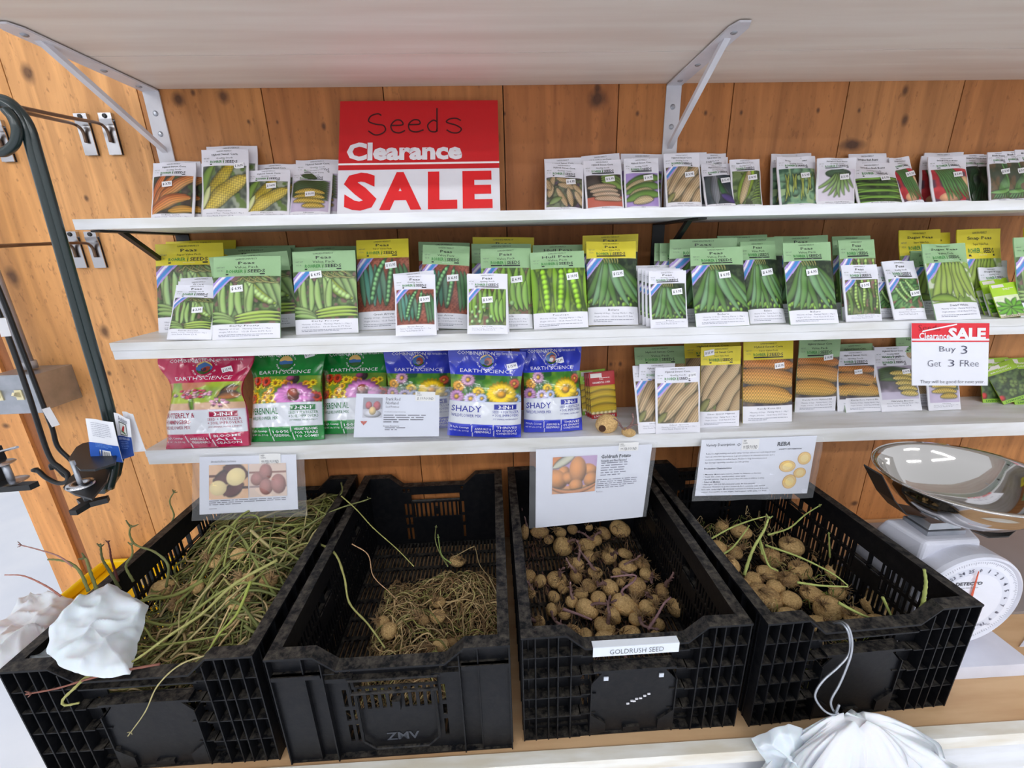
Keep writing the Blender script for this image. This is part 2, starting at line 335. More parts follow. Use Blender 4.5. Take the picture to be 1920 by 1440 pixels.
def a_bolero(c):
    c.mottle((30, 44, 30), (62, 78, 50), .01); W = c.box[2] - c.box[0]; g = [((100, 142, 66), (64, 104, 44)), ((132, 172, 130), (92, 140, 84)), ((120, 164, 92), (72, 118, 52))]
    for i in range(26): c.dot(c.P((i * .37) % 1, .03 + .14 * ((i * .61) % 1) + (.14 if i % 3 == 0 and (i * .37) % 1 > .75 else 0)), W * .036, W * .036, (142, 190, 74))
    for i, (x0, x1, y1) in enumerate([(.9, 1.25, .3), (.8, 1.1, .16), (.7, 1.0, .1), (.15, -.05, .12), (.3, .1, .06), (.42, .36, .03), (.52, .56, .02), (.6, .8, .05), (.36, .22, .02)]):
        c.strip((.36 + .2 * (x0 - .3), .99), (x1, y1), .12 * (1 if x1 < .5 else -1) * .8, W * .07, *g[i % 3])
    for i in range(6): c.strip((.3 + .06 * i, 1.02), (.36 + .05 * i, .88), .2, W * .012, (186, 176, 120), (150, 150, 80))
    c.stripes()
def a_strings(c):
    c.mottle((62, 78, 46), (112, 120, 70), .01, (140, 96, 92)); W = c.box[2] - c.box[0]
    for i in range(5): c.openpod((.1 + .2 * i, 1.03), (.06 + .2 * i + .05 * (i % 2), .05 + .05 * (i % 3)), .08 * (-1) ** i, W * .07, (80, 112, 50), (116, 146, 70), 9, (168, 200, 104))
    for i in range(4): c.strip((.02 + .3 * i, .8), (.1 + .28 * i, .0), .15, W * .045, (124, 160, 76), (84, 120, 54))
    c.stripes()
def a_mess(c):
    c.mottle((54, 92, 50), (112, 156, 90), .011, (150, 96, 84)); W = c.box[2] - c.box[0]
    for i in range(12): c.strip(((i * .29) % 1, .05 + .07 * i), ((i * .29) % 1 + .3, .3 + .05 * i), .15, W * .04, (104, 160, 88), (70, 122, 66))
    for a, b in (((.3, .9), (.6, .3)), ((.5, .95), (.85, .45)), ((.15, .7), (.45, .2))): c.openpod(a, b, -.1, W * .065, (90, 140, 60), (116, 162, 74), 8, (170, 206, 130))
    c.stripes()
def a_sugar(c):
    c.mottle((108, 138, 60), (150, 176, 84), .02, (196, 204, 180)); W = c.box[2] - c.box[0]
    for i in range(7): c.strip((.3 + .07 * i, .98), (.04 + .155 * i, .1 + .05 * (i % 3)), .1 * (-1) ** (i > 3), W * .085, (168, 190, 92), (124, 152, 56))
    c.strip((.0, .12), (.5, .05), .1, W * .07, (140, 170, 60), (110, 142, 50)); c.stripes()
def a_cornyellow(c, n=2):
    c.mottle((66, 76, 66), (150, 158, 140), .014, (96, 120, 60)); W = c.box[2] - c.box[0]
    c.strip((.0, .3), (.25, 1.0), .2, W * .11, (130, 160, 60), (90, 124, 40)); c.corn((.12, .3), (.68, 1.04), -.05, W * .14, (214, 192, 58), (184, 160, 40))
    c.corn((.1, .0), (.97, .72), .04, W * .175, (240, 218, 110), (222, 194, 66)); c.strip((.02, .05), (.18, .5), .1, W * .08, (226, 226, 178), (180, 196, 120))
def a_cornorange(c):
    c.mottle((52, 44, 40), (90, 76, 60), .014, (70, 90, 52)); W = c.box[2] - c.box[0]
    c.ribs((-.05, .2), (.3, 1.05), .02, W * .1, (236, 140, 70), (204, 100, 44)); c.ribs((.0, .1), (.52, .98), .04, W * .1, (238, 160, 90), (210, 112, 50))
    c.ribs((.25, .4), (1.05, 1.0), .1, W * .14, (236, 180, 110), (206, 110, 50)); c.ribs((-.02, .0), (.9, .42), .22, W * .14, (240, 176, 96), (208, 104, 44)); c.ribs((.45, .08), (1.05, .1), .05, W * .09, (226, 176, 70), (200, 140, 44))
def a_pile(c):
    c.mottle((186, 172, 200), (200, 188, 212), .03); W = c.box[2] - c.box[0]
    for i in range(9): c.strip((.02, .9 - .05 * i), (.95, .93 - .07 * i), .12, W * .055, (104, 130, 66), (62, 84, 44))
    for i in range(4): c.corn((.1 + .08 * (i == 3) * 3, .62 - .15 * i), (.86, .58 - .14 * i), .08, W * .075, (228, 200, 104), (214, 178, 66))
def a_cobs(c):
    c.mottle((60, 58, 46), (110, 120, 90), .012, (84, 70, 92)); W = c.box[2] - c.box[0]
    for a, b in (((.1, .6), (.2, 1.)), ((.3, .95), (.8, .8)), ((.35, .75), (.85, .65)), ((.3, .6), (.55, .05)), ((.6, .6), (.7, .05)), ((.75, .75), (1.02, .4)), ((.8, .5), (1., .1)), ((.08, .35), (.16, .7)), ((.0, .9), (.1, .6))): c.corn(a, b, .03, W * .085, (226, 200, 160), (200, 168, 124), .004)
    c.strip((.1, .1), (.4, .3), .1, W * .08, (150, 170, 110), (90, 110, 60))
def a_redcloth(c):
    c.mottle((44, 36, 34), (70, 60, 54), .02); c.rect(*c.P(0, -.02), *c.P(1.1, .3), (188, 96, 78)); W = c.box[2] - c.box[0]
    for i in range(3): c.strip((.45, .95 - .08 * i), (1.05, .75 - .1 * i), .1, W * .1, (150, 178, 96), (110, 140, 60))
    for i in range(4): c.corn((.06 + .06 * i, .62 - .12 * i), (.8 + .05 * i, .6 - .13 * i), .05, W * .075, (232, 206, 180), (206, 172, 140), .004)
def a_lilac(c):
    c.mottle((158, 134, 196), (170, 146, 206), .03); W = c.box[2] - c.box[0]
    for i in range(3): c.strip((.0, .62 - .22 * i), (1.05, .85 - .25 * i), .1, W * .12, (122, 160, 70), (84, 122, 46)); c.corn((.04 + .1 * i, .55 - .22 * i), (.78, .72 - .26 * i), .08, W * .1, (236, 216, 170), (214, 190, 140), .004)
def a_husk(c):
    c.mottle((92, 78, 60), (134, 116, 86), .02, (110, 120, 70)); W = c.box[2] - c.box[0]
    for a, b in (((-.1, .3), (.35, 1.1)), ((.08, .28), (.62, 1.05)), ((.15, .1), (.95, 1.0)), ((.4, -.1), (1.05, .75)), ((.75, -.1), (1.1, .4))): c.ribs(a, b, .04, W * .15, (226, 200, 158), (196, 164, 122))
    c.strip((.0, .0), (.2, .25), .1, W * .07, (150, 150, 90), (110, 110, 60)); c.stripes() if c.w < .1 else None
def a_squash(c):
    c.mottle((40, 50, 60), (70, 80, 84), .02); W = c.box[2] - c.box[0]; c.ribs((.3, .05), (.34, 1.0), .02, W * .15, (160, 164, 170), (110, 114, 124)); c.strip((.5, .6), (.75, .2), -.2, W * .13, (176, 170, 190), (120, 116, 140))
    c.strip((.45, .85), (.9, .1), -.3, W * .09, (60, 110, 60), (34, 70, 40)); c.strip((.5, .3), (.95, .05), 0, W * .12, (92, 76, 140), (66, 54, 104))
def a_greenhusk(c):
    c.mottle((74, 96, 56), (110, 130, 80), .012, (60, 70, 44)); W = c.box[2] - c.box[0]; c.strip((.2, .05), (.75, 1.05), .1, W * .22, (172, 204, 60), (140, 176, 50)); c.corn((.22, .05), (.62, 1.0), .0, W * .12, (230, 210, 170), (206, 180, 130), .004)
    for i in range(7): c.strip((.55 + .06 * i, .1 + .1 * i), (.98, .2 + .09 * i), .1, W * .02, (140, 170, 80), (110, 140, 60))
def a_kandy(c):
    c.mottle((60, 54, 66), (110, 96, 84), .02); W = c.box[2] - c.box[0]
    c.corn((-.1, .95), (.98, .86), .02, W * .11, (224, 150, 70), (204, 118, 48)); c.strip((-.05, .8), (1.05, .42), .06, W * .03, (190, 170, 160), (150, 130, 120))
    c.corn((-.1, .66), (1.1, .5), .05, W * .15, (240, 188, 96), (216, 140, 62), prof=.2); c.corn((-.15, .25), (.95, .16), .08, W * .155, (244, 200, 104), (226, 158, 66))
def a_nirvana(c):
    c.mottle((90, 84, 92), (180, 168, 190), .03); W = c.box[2] - c.box[0]; c.rect(*c.P(0, -.1), *c.P(1.2, .22), (198, 190, 212))
    for i in range(6): c.strip((.05, .9 - .06 * i), (1., .75 - .05 * i), .1, W * .07, (90, 122, 56), (56, 84, 40))
    for i in range(5): c.corn((.3 + .06 * i, .78 - .15 * i), (.95 - .04 * (i < 2), .7 - .14 * i), .06, W * .075, (240, 218, 130), (222, 190, 90))
def a_yellowbean(c):
    c.mottle((56, 92, 72), (120, 160, 124), .014, (150, 178, 130)); W = c.box[2] - c.box[0]
    for i in range(5): c.dot(c.P((i * .37) % 1, .12 + .2 * (i % 5)), W * .14, W * .1, (110, 152, 122), i)
    for i in range(9): c.strip((.15 + .1 * i, .85), (.1 + .1 * i, .1 + .1 * (i % 4)), .12 * (-1) ** i, W * .022, (200, 206, 100), (160, 176, 70))
def a_whitebean(c):
    c.mottle((214, 208, 222), (222, 216, 230), .03); W = c.box[2] - c.box[0]; c.dot(c.P(.5, .85), W * .35, W * .14, (70, 96, 72))
    for i in range(8): c.strip((.45 + .04 * i, .86), (-.02 + .14 * i, .42 - .3 * math.sin(i * .45)), .16 * (1 if i > 3 else -1) * -1, W * .045, (150, 180, 110), (104, 140, 70))
def a_stripebean(c):
    c.mottle((30, 44, 26), (70, 96, 46), .01); W = c.box[2] - c.box[0]
    for i in range(8): c.strip((-.05, .95 - .13 * i), (1.05, .9 - .13 * i), .08 * (-1) ** (i % 2), W * .045, (148, 192, 80), (90, 140, 50))
def a_redbean(c):
    c.mottle((168, 40, 48), (196, 60, 66), .02, (90, 60, 80)); W = c.box[2] - c.box[0]; c.dot(c.P(.9, .55), W * .2, W * .2, (224, 186, 140)); c.dot(c.P(.4, .1), W * .3, W * .15, (216, 160, 120))
    for i in range(9): c.strip((.1 + .05 * i, 1.02), (.35 + .09 * i, .02 + .06 * (i % 3)), .05, W * .035, (104, 158, 84), (64, 116, 56))
def a_darkbean(c):
    c.mottle((22, 34, 24), (52, 76, 46), .012); W = c.box[2] - c.box[0]
    for i in range(7): c.strip((.4 + .03 * i, .95), (.05 + .14 * i, .05), .1, W * .05, (62, 100, 62), (34, 62, 40))
def a_bunch(c):
    c.mottle((60, 70, 50), (104, 84, 60), .014); W = c.box[2] - c.box[0]
    for i in range(8): c.strip((.9 - .05 * i, 1.05), (.1 + .12 * i, .02), .12, W * .06, (120, 176, 100), (66, 120, 60))
    c.strip((.0, .2), (1., .3), -.1, W * .06, (140, 190, 110), (90, 140, 70))
def a_broccoli(c):
    c.mottle((40, 58, 34), (84, 108, 62), .012); W = c.box[2] - c.box[0]
    for p in ((.35, .75), (.6, .5), (.45, .2), (.8, .25)):
        for k in range(9): c.dot(c.P(p[0] + .1 * math.cos(k * 2.4) * (k / 9) ** .5, p[1] + .09 * math.sin(k * 2.4)), W * .07, W * .07, (110, 134, 70))
    c.dot(c.P(.05, .1), W * .1, W * .1, (204, 50, 50)); c.dot(c.P(.98, .12), W * .1, W * .1, (204, 50, 50))
def a_livcorn(c):
    c.mottle((60, 40, 20), (120, 90, 30), .01); W = c.box[2] - c.box[0]
    for i in range(4): c.corn((-.1, .85 - .24 * i), (1.05, .9 - .24 * i), .08, W * .16, (244, 214, 60), (222, 180, 30), .004)
    for i in range(6): c.dot(c.P(.1 + .16 * i, .04), W * .09, W * .05, (236, 224, 180))
def a_leafy(c):
    c.mottle((214, 226, 180), (236, 240, 220), .02); W = c.box[2] - c.box[0]
    for i in range(11): c.strip((.5, .35), (.5 + .6 * math.cos(i * .6), .35 + .5 * math.sin(i * .6)), .1, W * .09, (120, 190, 50), (80, 150, 30))

# ------------------------------------------------------------------ seed packets
YEL, GRN, WHT = (222, 206, 52), (150, 186, 138), (230, 230, 240)
#  kind: (width, height, header colour, header share, footer share, title, second line, art, variety name, words for the label)
K = {
 'frostyY': (.140, .190, YEL, .25, .17, 'Peas', 'Super Value Pack', lambda c: a_frosty(c, 1), 'Early Frosty', 'yellow-topped pea seed packet, pale pods'),
 'frostyG': (.140, .190, GRN, .25, .18, 'Peas', 'Value Pack', a_frosty, 'Early Frosty', 'green-topped pea seed packet, one split pod'),
 'frostyW': (.085, .115, WHT, .25, .17, 'Peas', 'Quality Seeds', a_frosty, 'Early Frosty', 'small white pea seed packet, one split pod'),
 'arrowY': (.140, .190, YEL, .21, .19, 'Peas', 'Super Value Pack', a_arrow, 'Green Arrow', 'yellow-topped pea seed packet, bluish pods on brown'),
 'arrowG': (.140, .190, GRN, .24, .18, 'Peas', 'Value Pack', a_arrow, 'Green Arrow', 'green-topped pea seed packet, bluish pods on brown'),
 'arrowW': (.085, .115, WHT, .25, .17, 'Peas', 'Quality Seeds', a_arrow, 'Green Arrow', 'small white pea seed packet, bluish pods on brown'),
 'lincolnG': (.140, .190, GRN, .25, .18, 'Peas', 'Value Pack', a_lincoln, 'Lincoln', 'green-topped pea seed packet, loose peas under pods'),
 'lincolnW': (.085, .115, WHT, .26, .14, 'Peas', 'Quality Seeds', a_lincoln, 'Lincoln', 'small white pea seed packet, loose peas under pods'),
 'lincolnY': (.140, .190, YEL, .25, .18, 'Peas', 'Super Value Pack', a_lincoln, 'Lincoln', 'yellow-topped pea seed packet, loose peas under pods'),
 'hullG': (.140, .190, GRN, .22, .20, 'Hull Peas', 'Value Pack', a_hull, 'Penelope', 'green-topped pea seed packet, three wide open pods'),
 'boleroY': (.140, .190, YEL, .20, .21, 'Peas', 'Super Value Pack', a_bolero, 'Bolero', 'yellow-topped pea seed packet, fan of hanging pods'),
 'boleroG': (.140, .190, GRN, .23, .17, 'Peas', 'Value Pack', a_bolero, 'Bolero', 'green-topped pea seed packet, fan of hanging pods'),
 'boleroW': (.085, .115, WHT, .22, .15, 'Peas', 'Quality Seeds', a_bolero, 'Bolero', 'small white pea seed packet, fan of hanging pods'),
 'stringG': (.140, .190, GRN, .24, .17, 'Peas', 'Value Pack', a_strings, 'Early Frosty', 'green-topped pea seed packet, upright opened pods'),
 'stringW': (.085, .115, WHT, .27, .12, 'Peas', 'Quality Seeds', a_strings, 'Early Freezer', 'small white pea seed packet, upright opened pods'),
 'messW': (.085, .115, WHT, .32, .18, 'Peas', 'Quality Seeds', a_mess, 'Progress', 'small white pea seed packet, heap of opened pods'),
 'sugarY': (.140, .190, YEL, .30, .18, 'Sugar Peas', 'Super Value Pack', a_sugar, 'Sugar', 'yellow-topped sugar pea seed packet'),
 'snapY': (.140, .190, YEL, .36, .18, 'Snap Peas', 'Super Value Pack', a_sugar, 'Snap', 'yellow-topped snap pea seed packet'),
 'sugarG': (.140, .190, GRN, .26, .21, 'Sugar Peas', 'Value Pack', a_sugar, 'Dwarf White', 'green-topped sugar pea seed packet, flat pale pods'),
 'sugarW': (.085, .115, WHT, .32, .14, 'Sugar Peas', 'Quality Seeds', a_sugar, 'Sugar', 'small white sugar pea seed packet'),
 'cornyellow': (.085, .118, WHT, .24, .17, 'Hybrid Sweet Corn', 'Quality Seeds', a_cornyellow, 'Espresso', 'white corn seed packet, two yellow cobs crossing'),
 'cornorange': (.085, .115, WHT, .24, .14, 'Hybrid Sweet Corn', 'Quality Seeds', a_cornorange, 'Indian Corn', 'white corn seed packet, orange ribbed cobs'),
 'pile': (.085, .115, WHT, .24, .14, 'Hybrid Sweet Corn', 'Quality Seeds', a_pile, 'Nirvana', 'white corn seed packet, yellow cobs stacked on lilac'),
 'cobs': (.085, .112, WHT, .30, .12, 'Hybrid Sweet Corn', 'Quality Seeds', a_cobs, 'Argent', 'white corn seed packet, jumble of small pale cobs'),
 'redcloth': (.085, .112, WHT, .30, .12, 'Hybrid Sweet Corn', 'Quality Seeds', a_redcloth, 'Avalon', 'white corn seed packet, pale cobs on red cloth'),
 'lilac': (.085, .112, WHT, .28, .12, 'Hybrid Sweet Corn', 'Quality Seeds', a_lilac, 'SS1', 'white corn seed packet, cobs in husks on lilac'),
 'husk': (.085, .118, WHT, .24, .16, 'Hybrid Sweet Corn', 'Quality Seeds', a_husk, 'Silver Queen', 'white corn seed packet, large cream cobs'),
 'huskG': (.140, .190, GRN, .26, .18, 'Hybrid Sweet Corn', 'Value Pack', a_husk, 'Silver Queen', 'green-topped corn seed packet, cream cobs'),
 'huskY': (.140, .190, YEL, .22, .20, 'Hybrid Sweet Corn', 'Super Value Pack', a_husk, 'Silver Queen Hybrid', 'yellow-topped corn seed packet, cream cobs'),
 'squash': (.085, .112, WHT, .26, .14, 'Hybrid Sweet Corn', 'Quality Seeds', a_squash, 'Golden Bantam', 'white corn seed packet, one grey cob and green curve'),
 'greenhusk': (.085, .112, WHT, .24, .12, 'Hybrid Sweet Corn', 'Quality Seeds', a_greenhusk, 'Silver King', 'white corn seed packet, cob in bright green husk'),
 'kandyY': (.140, .190, YEL, .22, .21, 'Hybrid Sweet Corn', 'Super Value Pack', a_kandy, 'Kandy Korn EH', 'yellow-topped corn seed packet, three orange cobs'),
 'kandyG': (.140, .190, GRN, .26, .20, 'Hybrid Sweet Corn', 'Value Pack', a_kandy, 'Kandy Korn Hybrid EH', 'green-topped corn seed packet, three orange cobs'),
 'kandyW': (.085, .118, WHT, .25, .20, 'Hybrid Sweet Corn', 'Quality Seeds', a_kandy, 'Kandy Korn', 'white corn seed packet, three orange cobs'),
 'nirvana': (.085, .118, WHT, .24, .20, 'Hybrid Sweet Corn', 'Quality Seeds', a_nirvana, 'Nirvana Bicolor', 'white corn seed packet, heap of yellow cobs on husks'),
 'yellowbean': (.085, .115, WHT, .24, .1, 'Stringless Bush Beans', 'Quality Seeds', a_yellowbean, 'Wax', 'white bean seed packet, yellow beans on the plant'),
 'whitebean': (.085, .115, WHT, .22, .16, 'Stringless Bush Beans', 'Quality Seeds', a_whitebean, 'White Half Runner', 'white bean seed packet, fan of beans on white'),
 'stripebean': (.085, .115, WHT, .36, .12, 'Stringless Bush Beans', 'Quality Seeds', a_stripebean, 'Bush Blue Lake', 'white bean seed packet, long beans lying flat'),
 'redbean': (.085, .115, WHT, .26, .1, 'Stringless Bush Beans', 'Quality Seeds', a_redbean, 'Tendergreen', 'white bean seed packet, green beans on red'),
 'darkbean': (.085, .115, WHT, .24, .08, 'Stringless Bush Beans', 'Quality Seeds', a_darkbean, 'Blue Lake', 'white bean seed packet, dark bunch of beans'),
 'bunch': (.085, .115, WHT, .22, .12, 'Bush Beans', 'Quality Seeds', a_bunch, 'Provider', 'white bean seed packet, tied bunch of green beans'),
}
PK = {}
def packet_protos(k):
    if k in PK: return PK[k]
    W, H, hc, hf, ff, t1, t2, art, var, lab = K[k]; small = hc is WHT; nx, ny = (62, 84) if small else (88, 112)
    c = Cv(W, H, nx, ny, seed=sum(map(ord, k))); c.C[:] = c.col((232, 232, 240)); mg = W * .035 if small else 0
    c.rect(-1, H * (1 - hf), 1, 1, hc)
    c.setclip(mg, H * ff, W - mg, H * (1 - hf)); art(c); c.clip[:] = 1
    r = np.random.RandomState(len(k) + ord(k[0]))
    ph = r.rand(8) * 6
    def bulge(x, z):
        u = np.clip(x / W, 0, 1); v = np.clip(z / H, 0, 1)
        b = .0065 * (1 - (2 * u - 1) ** 4) * (np.clip(v / .12, 0, 1) ** .7) * (1 - smoothstep(.62, .95, v))
        return b + .0012 * np.sin(7 * u + ph[0] + 4 * v) * np.sin(9 * v + ph[1]) * (.4 + v) + .0010 * np.sin(19 * v + ph[2] + 6 * u) * np.sin(np.pi * u) + .004 * (v - .5) ** 2
    def surf(x, z, e=.0004): x = np.asarray(x, float); z = np.asarray(z, float); return np.stack([x - W / 2, -bulge(x, z) - .0012 - e, z], -1)
    mb = MB(); X = c.X; Z = c.Y; P = surf(X.ravel(), Z.ravel(), 0); ny_, nx_ = X.shape
    jag = .0006 * r.randn(nx_)
    fl = [(j * nx_ + i, j * nx_ + i + 1, (j + 1) * nx_ + i + 1, (j + 1) * nx_ + i) for j in range(ny_ - 1) for i in range(nx_ - 1)]
    C = np.array(c.C).reshape(-1, 3); C = np.where(C <= .04045, C / 12.92, ((C + .055) / 1.055) ** 2.4)
    mb.add(P, fl, C)
    # back sheet, slightly apart, closing the envelope
    Bk = P.reshape(ny_, nx_, 3)[:, [0, -1]].copy(); Bk[..., 1] += .0022; Lf = P.reshape(ny_, nx_, 3)[:, 0]; Rt = P.reshape(ny_, nx_, 3)[:, -1]
    V = np.vstack([Bk[:, 0], Bk[:, 1], Lf, Rt]); n = ny_
    f = [(j, j + 1, n + j + 1, n + j) for j in range(n - 1)] + [(2 * n + j, 2 * n + j + 1, j + 1, j) for j in range(n - 1)] + [(n + j, n + j + 1, 3 * n + j + 1, 3 * n + j) for j in range(n - 1)]
    mb.add(V, f, (226, 226, 234) if small else hc)
    tp = P.reshape(ny_, nx_, 3)[-1]; mb.add(np.vstack([tp, tp + [0, .0022, 0]]), [(i, i + 1, nx_ + i + 1, nx_ + i) for i in range(nx_ - 1)], hc)
    S_ = lambda x, z: surf(x, z)
    hz = H * (1 - hf); hh = H * hf; dk = (44, 48, 44)
    letters(mb, 'GARDEN PERFECT', W * .33, W * .66, hz + hh * .84, hz + hh * .91, S_, dk, res=1)
    letters(mb, t1, W * (.5 - .025 * len(t1) * (1.25 if len(t1) < 12 else 1)), W * (.5 + .025 * len(t1) * (1.25 if len(t1) < 12 else 1)) if len(t1) < 12 else W * .78, hz + hh * .62, hz + hh * .76, S_, dk, .012, res=1) if len(t1) < 12 else letters(mb, t1, W * .22, W * .78, hz + hh * .62, hz + hh * .76, S_, dk, .012, res=1)
    letters(mb, t2, W * .32, W * .68, hz + hh * .43, hz + hh * .54, S_, dk, res=1)
    letters(mb, 'ROHRER', W * .20, W * .455, hz + hh * .19, hz + hh * .36, S_, (58, 136, 62), .02, res=1)
    letters(mb, 'SEEDS', W * .52, W * .78, hz + hh * .19, hz + hh * .36, S_, (40, 44, 46), .02, res=1)
    for q in (-.02, 0, .02): mb.add(S_(np.array([W * .487 - .0004, W * .487 + .0006, W * (.487 + q)]), np.array([hz + hh * .16, hz + hh * .16, hz + hh * .48])), [(0, 1, 2)], (58, 120, 50))
    mb.add(S_(np.array([W * .2, W * .78, W * .78, W * .2]), np.array([hz + hh * .09, hz + hh * .09, hz + hh * .155, hz + hh * .155])), [(0, 1, 2, 3)], (34, 38, 40))
    letters(mb, 'AND SUPPLIES', W * .42, W * .6, hz + hh * .105, hz + hh * .14, lambda x, z: surf(x, z, .0007), (220, 220, 220), res=1)
    letters(mb, 'NET WT', W * .05, W * .17, hz + hh * .46, hz + hh * .53, S_, (110, 120, 110), res=1); letters(mb, '1/2 lb.' if not small else '1 oz.', W * .06, W * .15, hz + hh * .3, hz + hh * .37, S_, (110, 120, 110), res=1)
    fz = H * ff
    letters(mb, var, W * .5 - W * .018 * len(var), W * .5 + W * .018 * len(var), fz * .78, fz * .9, S_, (60, 64, 74), res=1)
    letters(mb, 'Maturity: 60 Days    Planting: March 1 - May 1', W * .12, W * .9, fz * .58, fz * .69, S_, (120, 122, 136), res=1)
    letters(mb, 'Height: 24 Inches    1/2 LB. Plants 50 FT. Row' if not small else 'One Pack Plants 25 ft.', W * .12, W * (.88 if not small else .7), fz * .40, fz * .51, S_, (120, 122, 136), res=1)
    if not small: lines(mb, W * .1, W * .9, fz * .12, fz * .3, 2, S_, (150, 152, 164), 3, .4)
    me = mb.mesh('seed_packet', 'paper', smooth=False)
    me.polygons.foreach_set('use_smooth', [i < len(fl) for i in range(len(me.polygons))])
    PK[k] = (me, W, H, surf); return PK[k]
STK = {}
def sticker_mesh(price, old=False):
    if price in STK: return STK[price]
    mb = MB(); mb.box((-.0105, -.0003, -.006), (.0105, .0003, .006), (240, 240, 244)); s = lambda x, z: np.stack([x, np.full_like(x, -.0005), z], -1)
    letters(mb, '$ ' + price, -.0085, .0085, -.003, .0028, s, (50, 50, 64), .02, res=1); STK[price] = mb.mesh('price_sticker', 'paper'); return STK[price]
RECS = []
def packet(k, sh, xl, xr, yb, yt, xt=None, Y=None, yaw=0., price=None, su=.62, sv=.52, srot=5., hid=False, lean=.36, sc=None):
    me, W, H, surf = packet_protos(k)
    if Y is None: pl = onshelf(xl, yb, sh); pr = onshelf(xr, yb, sh); c0 = (pl + pr) / 2
    else: pl = ony(xl, yb, Y); pr = ony(xr, yb, Y); c0 = (pl + pr) / 2; c0[2] = zs(sh, c0[0])
    sx_ = np.linalg.norm(pr[:2] - pl[:2]) / W * (1 if not yaw else 1 / math.cos(yaw))
    xc = (xl + xr) / 2; side = abs(xc - 926) > 230 and xt is not None
    L_ = lean; roll = 0.; h = H; y0 = c0[1]; x0_ = c0[0]; s0 = sx_
    for it in range(60):
        c0[1] = min(y0, WY - .008 - math.sin(L_) * h); c0[0] = x0_ * c0[1] / y0; sx_ = s0 * c0[1] / y0
        up = np.array([math.sin(roll), math.sin(L_) * math.cos(roll), math.cos(L_) * math.cos(roll)]); p = c0 + up * h; q = proj(p)
        h += (q[1] - yt) * np.linalg.norm(p) / F * .9; h = max(.04, min(h, .26)); 
        if xt is None: continue
        if side and it < 40: L_ += (q[0] - xt) * (1 if xc > 926 else -1) * .0016; L_ = max(.16, min(.52, L_))
        elif it >= 40 or not side: roll += (xt - q[0]) * np.linalg.norm(p) / F / h * .5; roll = max(-.3, min(.3, roll))
    o = link('seed_packet', me); o.location = c0 + np.array([0, 0, abs(math.sin(roll)) * W * sx_ * .5]); o.rotation_euler = (-L_, roll, yaw); o.rotation_mode = 'XYZ'; o.scale = (sx_, 1, h / H)
    if price:
        st = link('price_sticker', sticker_mesh(price), o); st.location = Vector(surf(su * W, sv * H, .0012)); st.rotation_euler = (0, math.radians(-srot), 0); st.scale = (1 / sx_ * (1 if W < .1 else 1.15), 1, H / h * (1 if W < .1 else 1.15))
    RECS.append((k, sh, float(c0[0]), float(c0[1]), hid, o)); return o
SHN = {1: 'top shelf', 2: 'middle shelf', 3: 'lowest shelf'}
ORD = ['first', 'second', 'third', 'fourth', 'fifth', 'sixth', 'seventh', 'eighth', 'ninth', 'tenth']
def label_packets():
    g = {}
    for r in RECS: g.setdefault((r[0], r[1], r[4]), []).append(r)
    for (k, sh, hid), rs in g.items():
        rs.sort(key=lambda r: r[2]); lab = K[k][9]; n = len(rs)
        for i, r in enumerate(rs):
            t = lab + (', half hidden' if hid else '') + ', ' + SHN[sh]
            if n > 1: t += ', ' + ('leftmost of %s' % ('two three four five six seven eight nine ten'.split()[n - 2]) if i == 0 else 'rightmost' if i == n - 1 else ORD[i] + ' from left')
            tag(r[5], t, 'seed packet', {1: 'corn and bean seed packets on the top shelf', 2: 'pea seed packets on the middle shelf', 3: 'corn seed packets on the lowest shelf'}[sh])
# ------------------------------------------------------------------ the room: pine wall, floor, lamps
def px_knot(x, y, r, st=1.4, dark=.9): p = ony(x, y, WY); return (p[0], p[2], r, st, dark)
KN = [px_knot(334, 187, .016, 1., .95), px_knot(418, 181, .015, 1.), px_knot(362, 174, .006), px_knot(53, 137, .015, 1.5), px_knot(607, 237, .006, 1.6), px_knot(1120, 187, .024, 1.1, .98), px_knot(1120, 165, .01),
      px_knot(1597, 272, .034, .45, 1.), px_knot(196, 622, .013, 1.6), px_knot(25, 520, .016, 1.8), px_knot(1697, 170, .009), px_knot(1697, 225, .010), px_knot(162, 372, .006), px_knot(1602, 944, .013, .8), px_knot(14, 797, .012, .8),
      px_knot(1145, 683, .006), px_knot(1163, 682, .006), px_knot(946, 213, .004), px_knot(1323, 212, .005), px_knot(1390, 211, .005), px_knot(1534, 207, .005), px_knot(1611, 207, .005), px_knot(1195, 213, .005), px_knot(466, 228, .004), px_knot(520, 229, .004), px_knot(205, 700, .006)]
wood_mat('pine', KN)
mb = MB(); seams = [-1.236, -1.02, -.757, -.494, -.231, .033, .293, .555, .822, 1.094, 1.36, 1.63, 1.9, 2.17, 2.44, 2.7]
tones = [(222, 160, 96), (226, 166, 104), (218, 156, 92), (206, 140, 80), (212, 146, 84), (204, 136, 78), (210, 144, 82), (212, 148, 88), (222, 162, 102), (216, 152, 90), (220, 160, 98), (212, 146, 86), (206, 140, 80), (212, 148, 88), (206, 140, 80)]
for i in range(len(seams) - 1):
    mb.box((seams[i] + .0012, WY, -1.72), (seams[i + 1] - .0012, WY + .02, 1.1), tuple(np.array(tones[i]) * (1 if i < 2 else (.88, .83, .78))))  # boards behind the shelves toned darker: shelf shade put into their colour
mb.box((-1.32, WY + .02, -1.72), (2.7, WY + .05, 1.1), (60, 36, 22))
mb.box((-1.262, WY + .004, -1.72), (-1.2372, WY + .02, 1.1), (150, 92, 50))
mb.box((-1.345, WY - .004, -1.72), (-1.263, WY + .06, 1.1), (224, 158, 94))
tag(mb.build('wall_back', 'pine'), kind='structure')
tag(MB().box((-6, -7, -1.76), (6, 6, -1.72)).build('floor', 'floor_white'), kind='structure')
mat('tube_light', (255, 255, 255), emit=TUBE_STRENGTH)
n = 0
